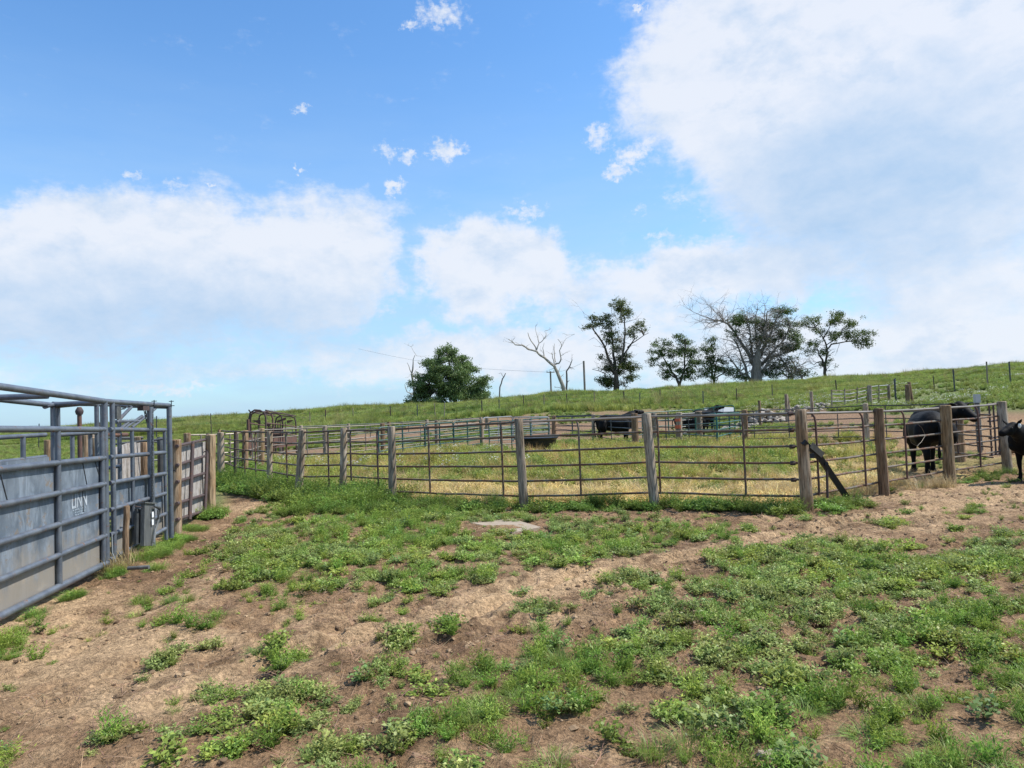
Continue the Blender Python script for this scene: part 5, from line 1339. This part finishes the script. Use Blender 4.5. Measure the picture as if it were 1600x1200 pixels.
tree('dead_tree', 'bleached dead tree poking out behind the left side of the broad green tree', 'tree', (649, 640), 90,
     [[(649, 640, 3), (647, 610, 2.6), (645, 585, 2.2), (647, 570, 1.3), (651, 556, .5)], [(646, 588, 1.6), (641, 578, 1), (637, 567, .4)], [(648, 618, 1.3), (637, 612, 1), (633, 600, .4)], [(651, 556, .5), (643, 542, .25)], [(648, 600, 1.2), (657, 585, .6)]], [], BARKW, twigs=10, twig_len=1.6)
tree('tree_snag', 'slender crooked dead snag between the broad green tree and the leaning bare tree', 'tree', (780, 625), 92,
     [[(780, 626, 1.6), (781, 605, 1.6), (785, 592, 1.4), (790, 583, .9)], [(787, 589, .6), (782, 583, .5), (779, 584, .3)]], [], BARKG, twigs=3, twig_len=.7, gnarl=.06)
tree('dead_tree', 'bare pale dead tree leaning left with a long crooked limb', 'tree', (886, 614), 90,
     [[(884, 616, 5.2), (878, 600, 4.4), (870, 582, 3.8), (865, 571, 3.4)], [(865, 571, 3.2), (855, 563, 2.9), (846, 556, 2.7), (838, 549, 2.2), (826, 545, 1.9), (817, 539, 1.7), (805, 539, 1.4), (801, 534, 1), (795, 530, .6)], [(800, 536, .7), (800, 529, .3)], [(838, 549, 1.7), (834, 538, 1.4), (827, 528, 1.1), (825, 519, .7)],
      [(838, 549, 1.5), (843, 536, 1.2), (840, 526, .8), (838, 514, .5), (838, 506, .25)], [(843, 536, .9), (850, 530, .8), (853, 522, .5), (851, 517, .3)], [(850, 558, 1.2), (848, 545, .6), (850, 536, .3)],
      [(866, 570, 2.2), (874, 567, 1.8), (877, 560, 1.4), (874, 548, 1.1), (877, 540, .8), (871, 531, .6)], [(866, 568, 1.4), (863, 558, 1), (861, 551, .5)], [(868, 566, 1.2), (866, 545, .9), (867, 536, .5)], [(877, 541, .5), (885, 528, .3), (898, 522, .15)], [(876, 556, .6), (882, 552, .3)]], [], BARKW, twigs=34, twig_len=1.5, gnarl=.09)
tree('tree_snag', 'short split snag at the right foot of the leaning bare tree', 'tree', (886, 613), 91,
     [[(885, 614, 2.2), (885, 590, 2), (885, 580, 1.8), (890, 572, 1.3), (893, 563, .8)], [(890, 573, .7), (898, 577, .3)], [(889, 612, 2), (891, 608, 1)]], [], BARKG, twigs=5, twig_len=1., gnarl=.06)
LC = ((.040, .080, .024), (.125, .20, .05))
tree('cottonwood_tree', 'tall narrow ragged tree with an open leafy top and dark bushy base', 'tree', (962, 609), 92,
     [[(963, 610, 7), (962, 595, 6.5), (960, 580, 4)], [(960, 585, 4), (950, 560, 3), (942, 540, 2.4), (930, 522, 1.8), (920, 510, 1)], [(961, 582, 4), (960, 555, 3), (958, 530, 2), (956, 510, 1.2)], [(965, 585, 3.6), (972, 555, 2.6), (974, 530, 2), (973, 500, 1.2)],
      [(970, 560, 2.4), (980, 545, 1.9), (990, 530, 1.3)], [(980, 543, 1.4), (1000, 528, .9), (1012, 521, .5)], [(975, 575, 1.2), (995, 574, .9), (1000, 566, .4)], [(945, 583, 1), (925, 577, .5)], [(930, 522, 1), (922, 496, .4)], [(945, 545, 1.2), (952, 515, .7), (945, 490, .3)], [(972, 502, .8), (968, 478, .5)]],
     [(962, 474, 8, 4), (970, 484, 10, 8), (976, 497, 8, 10), (966, 478, 8, 5), (978, 488, 7, 6), (951, 497, 10, 8), (938, 503, 9, 7), (924, 508, 9, 5), (958, 527, 10, 8, .85), (950, 520, 7, 6), (963, 535, 9, 8, .8), (996, 512, 10, 5), (985, 520, 8, 8), (1000, 508, 7, 4), (930, 499, 6, 4), (953, 508, 7, 6), (962, 548, 8, 7, .8),
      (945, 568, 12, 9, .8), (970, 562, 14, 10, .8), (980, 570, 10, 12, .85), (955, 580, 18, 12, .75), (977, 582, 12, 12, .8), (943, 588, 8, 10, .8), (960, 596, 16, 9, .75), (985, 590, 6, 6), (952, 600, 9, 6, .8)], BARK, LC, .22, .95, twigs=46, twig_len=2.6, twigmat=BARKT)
tree('elm_tree', 'round low leafy tree right of the tall ragged tree', 'tree', (1060, 599), 95,
     [[(1061, 600, 3.4), (1056, 588, 3), (1046, 572, 2), (1036, 556, 1)], [(1062, 600, 3), (1067, 580, 2.3), (1069, 550, 1.4), (1069, 532, .8)], [(1055, 590, 2), (1040, 580, 1.2), (1026, 570, .7)], [(1066, 582, 1.5), (1085, 568, .8)], [(1030, 568, .8), (1018, 560, .5)]],
     [(1036, 540, 12, 8), (1043, 552, 14, 9), (1026, 549, 8, 8), (1020, 562, 8, 7), (1047, 566, 12, 8), (1068, 535, 9, 8), (1075, 545, 10, 8), (1069, 555, 10, 9), (1081, 556, 9, 9), (1088, 572, 11, 9), (1070, 575, 12, 9), (1083, 585, 12, 9), (1045, 582, 9, 7), (1040, 590, 7, 4), (1068, 588, 10, 7), (1062, 527, 5, 4), (1098, 583, 8, 8)], BARK, LC, .22, .95, twigs=8, twig_len=1.4)
tree('elm_tree', 'slim lopsided leafy tree just left of the great half dead tree', 'tree', (1114, 596), 96,
     [[(1116, 597, 3), (1114, 585, 2.2), (1110, 565, 1.5), (1104, 545, .8)], [(1116, 590, 2), (1118, 570, 1.5), (1121, 555, .8)], [(1118, 591, 1.6), (1130, 582, 1.2), (1140, 574, .7)], [(1117, 575, 1), (1113, 545, .6), (1110, 532, .4)]],
     [(1110, 534, 8, 6), (1112, 541, 7, 6), (1101, 545, 6, 6), (1105, 556, 8, 8), (1111, 567, 8, 8), (1125, 562, 9, 9), (1121, 573, 8, 8), (1105, 580, 8, 8), (1110, 589, 9, 5), (1130, 579, 9, 6), (1140, 581, 7, 4)], BARK, LC, .22, .95, twigs=16, twig_len=1.6, twigmat=BARKT)
tree('half_dead_tree', 'great wide half dead tree with thick trunk and many bare grey branches', 'tree', (1182, 593), 96,
     [[(1182, 595, 14), (1181, 580, 12), (1180, 562, 9), (1182, 545, 4), (1188, 515, 2.5), (1190, 490, 1)], [(1179, 572, 5), (1168, 550, 3.6), (1155, 525, 2.8), (1140, 505, 2.2), (1128, 500, 1.8), (1115, 497, 1.2), (1100, 492, .8), (1085, 484, .4)], [(1130, 500, 1), (1118, 487, .7), (1108, 476, .3)], [(1128, 501, .9), (1110, 504, .6), (1095, 501, .3)],
      [(1172, 593, 4), (1165, 575, 3), (1158, 550, 2), (1148, 530, 1.1)], [(1165, 592, 3), (1150, 575, 2), (1138, 560, 1.2), (1130, 552, .5)], [(1184, 560, 5), (1196, 535, 3), (1206, 510, 2), (1212, 488, 1)], [(1190, 570, 4), (1208, 550, 2.6), (1224, 530, 2), (1232, 510, 1)], [(1200, 560, 2.5), (1220, 555, 1.8), (1240, 548, 1)],
      [(1238, 590, 2.4), (1228, 570, 2.1), (1218, 555, 1.6)], [(1253, 589, 2), (1245, 572, 1.6), (1238, 560, 1)], [(1232, 590, 2), (1215, 575, 1.6), (1205, 572, 1)], [(1176, 560, 3), (1170, 525, 2), (1164, 500, 1)], [(1183, 545, 2.6), (1178, 515, 1.8), (1180, 480, .7)], [(1198, 535, 2), (1196, 500, 1.2), (1198, 474, .4)], [(1186, 592, 6), (1192, 575, 4), (1205, 558, 2.2)]],
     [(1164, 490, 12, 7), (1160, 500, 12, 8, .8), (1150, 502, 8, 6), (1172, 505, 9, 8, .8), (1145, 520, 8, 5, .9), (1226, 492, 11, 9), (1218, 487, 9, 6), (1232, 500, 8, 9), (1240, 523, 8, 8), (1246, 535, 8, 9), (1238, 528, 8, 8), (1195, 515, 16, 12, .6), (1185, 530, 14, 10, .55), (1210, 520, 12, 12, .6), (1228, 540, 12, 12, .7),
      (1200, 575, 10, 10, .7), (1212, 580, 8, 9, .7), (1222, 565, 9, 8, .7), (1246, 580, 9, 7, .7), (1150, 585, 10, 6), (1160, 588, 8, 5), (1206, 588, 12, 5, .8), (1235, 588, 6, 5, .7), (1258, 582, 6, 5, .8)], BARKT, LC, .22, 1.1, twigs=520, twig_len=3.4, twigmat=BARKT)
tree('elm_tree', 'rightmost tree on the crest, open crowned with a long arm reaching right', 'tree', (1289, 588), 94,
     [[(1290, 590, 4), (1288, 575, 3.4), (1283, 562, 2.4), (1276, 548, 1.2)], [(1290, 580, 3), (1291, 560, 2.6), (1292, 545, 2.2), (1285, 528, 1.5), (1272, 512, .9)], [(1292, 546, 2), (1300, 538, 1.8), (1315, 535, 1.4), (1335, 531, 1), (1350, 535, .5)], [(1286, 530, 1.3), (1298, 515, 1), (1306, 500, .6)], [(1282, 565, 1.2), (1270, 570, .8), (1263, 562, .4)], [(1290, 540, 1.2), (1312, 525, .8)]],
     [(1256, 507, 8, 6), (1266, 501, 9, 6), (1277, 497, 8, 5), (1304, 494, 12, 6), (1312, 500, 10, 7), (1298, 503, 9, 6), (1324, 510, 8, 5), (1282, 517, 9, 6), (1300, 526, 12, 7), (1315, 520, 12, 7), (1330, 523, 12, 6), (1345, 524, 10, 6), (1353, 529, 8, 6), (1276, 541, 10, 7), (1285, 547, 8, 6), (1270, 549, 7, 6), (1290, 569, 5, 5), (1340, 533, 7, 4), (1355, 539, 4, 4), (1328, 505, 5, 4)], BARK, LC, .22, .9, twigs=26, twig_len=1.8, droop=.05)

# utility poles and line
def pole(px, yt, Y, label, arm, r=.14):
    T_ = at(px, yt, Y); g = Z(T_.x, Y); p_ = thing('utility_pole', (T_.x, Y, g), label, 'utility pole', 'utility poles beyond the hill')
    MB().tube([(T_.x, Y, g-2), (T_.x, Y, T_.z)], [r*1.2, r], 8).build('pole', BARKG, p_)
    if arm:
        MB().tube([(T_.x-arm, Y-.15, T_.z-.2), (T_.x+arm, Y-.15, T_.z-.25)], .10, 6).build('crossarm', BARKG, p_)
        for s_ in (-1, 1): MB().tube([(T_.x+s_*arm*.85, Y-.15, T_.z-.1), (T_.x+s_*arm*.85, Y-.15, T_.z+.15)], .06, 6).build('insulator', DARK, p_)
    return T_
pA = pole(860, 580, 150, 'far wooden utility pole with a crossarm, seen between the snag and the leaning tree', .85, .17)
pB = pole(912, 564, 118, 'tall plain wooden pole left of the tall ragged tree', 0, .16)
w0 = at(560, 545, 190); w1 = at(858, 581.5, 150); w2 = pB
mb = MB(); pts = []
for i in range(19):
    t = i/18; q = w0.lerp(Vector(w1), t); q.z -= 2.2*math.sin(math.pi*t)*.6; pts.append(q)
mb.tube(pts, .018, 4); solo(mb, 'power_line', DARK, tuple(w1), 'thin power line sagging left from the crossarm pole', 'power line', 'power lines')
mb = MB(); pts = []
for i in range(15):
    t = i/14; q = Vector(w1).lerp(w2+Vector((0, 0, -.2)), t); q.z -= .5*math.sin(math.pi*t); pts.append(q)
mb.tube(pts, .018, 4); solo(mb, 'power_line', DARK, tuple(w1), 'thin power line between the crossarm pole and the plain pole', 'power line', 'power lines')

# ------------------------------------------------------------------ cattle
def body_mesh(parts, vox, name):
    mb = MB()
    for pts, rad, ell in parts:
        # resample with smooth interpolation
        P_ = [Vector(p) for p in pts]; out = []; rr = []
        for i in range(len(P_)-1):
            for k in range(4):
                t = k/4
                a0 = P_[max(i-1, 0)]; a1 = P_[i]; a2 = P_[i+1]; a3 = P_[min(i+2, len(P_)-1)]
                q = .5*((2*a1)+(a2-a0)*t+(2*a0-5*a1+4*a2-a3)*t*t+(3*a1-a0-3*a2+a3)*t**3)
                s_ = t*t*(3-2*t); out.append(q); rr.append(rad[i]+(rad[i+1]-rad[i])*s_)
        out.append(P_[-1]); rr.append(rad[-1])
        u = (out[0]-out[1]).normalized(); v = (out[-1]-out[-2]).normalized()
        out = [out[0]+u*rr[0]*.75, out[0]+u*rr[0]*.45]+out+[out[-1]+v*rr[-1]*.45, out[-1]+v*rr[-1]*.75]
        rr = [rr[0]*.35, rr[0]*.8]+rr+[rr[-1]*.8, rr[-1]*.35]
        mb.tube(out, rr, 20, True, ell)
    return mb
def cow(name, label, cat, pos, heading, s=1., head_dir=None, head_z=None, calf=False, tag_=False, group='black cattle', poll_w=None, muz_w=None, hs=1.):
    """x forward, z up, metres at s=1 (adult 1.35 m at the back)"""
    g = Z(pos[0], pos[1]); root = thing(name, (pos[0], pos[1], g), label, cat, group)
    lg = 1.12 if calf else 1.; tk_ = .82 if calf else 1.
    P_ = []
    # trunk: barrel, chest, rump  (tube ellipse factor >1 = taller)
    P_.append(([(-.72, 0, .98), (-.45, 0, 1.00), (0, 0, .95), (.35, 0, .94), (.62, 0, .97)], [.25*tk_, .315*tk_, .345*tk_, .335*tk_, .25*tk_], 1.16))
    P_.append(([(-.62, 0, 1.16), (-.2, 0, 1.20), (.3, 0, 1.21), (.55, 0, 1.20)], [.13, .15, .15, .13], .8))
    P_.append(([(.42, 0, .72), (.68, 0, .84)], [.17*tk_, .16*tk_], 1))
    for sy in (-1, 1):
        y = .19*tk_*sy
        P_.append(([(-.62, y*.95, 1.0), (-.66, y*1.15, .82), (-.60, y*1.1, .66)], [.19*tk_, .185*tk_, .13*tk_], 1.1))        # thigh
        P_.append(([(-.60, y*1.1, .66), (-.74, y*1.05, .48), (-.70, y*1.0, .26), (-.69, y, .10), (-.66, y, .05)], [.125*tk_, .075*tk_, .052*tk_, .055*tk_, .065*tk_], 1))
        P_.append(([(.48, y*1.0, .98), (.46, y*1.1, .80), (.48, y*1.0, .62)], [.16*tk_, .16*tk_, .10*tk_], 1.1))
        P_.append(([(.48, y*1.0, .62), (.49, y, .42), (.48, y, .24), (.48, y, .10), (.51, y, .05)], [.095*tk_, .065*tk_, .046*tk_, .052*tk_, .065*tk_], 1))
    # neck and head
    hd = Vector(head_dir or (1, 0, -.45)).normalized(); hz = head_z if head_z is not None else 1.34
    poll = Vector((.98, 0, hz)) if head_dir is None else Vector((.62, 0, hz))+Vector((hd.x, hd.y, 0)).normalized()*.42
    if poll_w is not None:
        Mi = (Matrix.Translation(Vector((pos[0], pos[1], g))) @ Matrix.Rotation(heading, 4, 'Z') @ Matrix.Scale(s, 4)).inverted()
        poll = Mi @ Vector(poll_w); hd = (Mi @ Vector(muz_w)-poll).normalized()
    P_.append(([(.45, 0, 1.06), Vector((.45, 0, 1.06)).lerp(poll, .5)+Vector((0, 0, -.01)), poll+Vector((0, 0, -.09*hs))-hd*.03], [.27*tk_, .21*tk_, .15*hs], 1.15))
    P_.append(([Vector((.45, 0, .92)), Vector((.5, 0, .9)).lerp(poll, .55)+Vector((0, 0, -.05))], [.2*tk_, .13*tk_], 1.1))
    fr = poll+hd*.17*hs; mz = poll+hd*.40*hs
    P_.append(([poll-hd*.02, fr+Vector((0, 0, -.015)), poll+hd*.30*hs, mz], [.13*hs, .125*hs, .095*hs, .085*hs], 1.0))
    P_.append(([poll+hd*.04-Vector((0, 0, .10*hs)), poll+hd*.2*hs-Vector((0, 0, .07*hs))], [.09*hs, .075*hs], 1.0))
    side_ = hd.cross(Vector((0, 0, 1))).normalized(); upn = side_.cross(hd)
    for sy in (-1, 1):
        e0 = poll+side_*sy*.09*hs+upn*.03; P_.append(([e0, e0+(side_*sy*.10+upn*(.09 if calf else .03)-hd*.03)*hs, e0+(side_*sy*.17+upn*(.16 if calf else .04)-hd*.05)*hs], [.035*hs, .062*hs, .02*hs], .45))
    # tail
    P_.append(([(-.92, 0, 1.12), (-1.0, 0, .95), (-.98, .02, .62), (-.96, .02, .50), (-.95, .02, .36)], [.035, .028, .02, .04, .02], 1))
    for p_, r_, e_ in P_:
        for i, q in enumerate(p_): p_[i] = Vector(q)
    mb = body_mesh(P_, 0, name)
    M = Matrix.Rotation(heading, 4, 'Z') @ Matrix.Scale(s, 4)
    off_ = Vector(root['_o'])
    zl = lambda v: Vector((v.x, v.y, v.z if not calf else v.z))
    mb.v = [(M @ zl(v))+off_ for v in mb.v]
    o = mb.build('body', HIDE, root)
    md = o.modifiers.new('r', 'REMESH'); md.mode = 'VOXEL'; md.voxel_size = .018*s if s > .9 else .014; md.use_smooth_shade = True
    sm_ = o.modifiers.new('s', 'SMOOTH'); sm_.factor = .5; sm_.iterations = 7
    for sy in (-1, 1):
        e_ = poll+hd*.17*hs+side_*sy*.108*hs+upn*.045*hs
        MB().blob((M @ e_)+off_, .024*s, 10).build('eye', EYEM, root)
        n_ = poll+hd*.455+side_*sy*.045+upn*.02
    for sx_, y_ in ((-.66, .19), (-.66, -.19), (.51, .19), (.51, -.19)):
        q = (M @ Vector((sx_, y_*tk_, .035)))+off_; MB().tube([q-Vector((0, 0, .035*s)), q+Vector((0, 0, .03*s))], [.072*s*tk_+.005, .058*s*tk_], 12).build('hoof', HIDE, root)
    if tag_:
        e_ = poll+side_*tag_*.20*hs+upn*.04+hd*.02; q = (M @ e_)+off_
        MB().blob(q, .036, 8, (.9, .5, 1.3)).build('ear_tag', TAGM, root)
    return root
d = 14.75
c_ = at(1450, 700, d+.55)
cow('cow', 'big black cow standing inside the pen fence with its head turned right over the rails', 'cow', (c_.x, d+.55), R(73), .98, poll_w=at(1499, 636, 15.6), muz_w=at(1524, 655, 15.25), hs=1.1)
cow('calf', 'black calf with a white ear tag reaching its nose to the last fence post', 'calf', (at(1600, 752, 13.1).x+.53, 13.25), R(176), .80, None, 1.30, True, -1, poll_w=at(1583, 667, 13.0), muz_w=at(1558, 682, 12.9), hs=.93)
c_ = at(962, 680, 31); cow('cow', 'black cow standing in the far dirt yard left of the middle wooden post', 'cow', (c_.x, 31), R(8), .95, (1, .3, .0), 1.42)
c_ = at(1083, 680, 31.5); cow('cow', 'black cow half hidden behind the bright green corral panels', 'cow', (c_.x, 31.5), R(-5), .88, (1, -.2, -.1), 1.36)
c_ = at(1110, 668, 36); cow('cow', 'farthest black cow with only its head showing above the green panels', 'cow', (c_.x+.2, 38), R(30), .9, (1, -.4, -.1), 1.5)

for o in ROOTS:
    if '_o' in o: del o['_o']
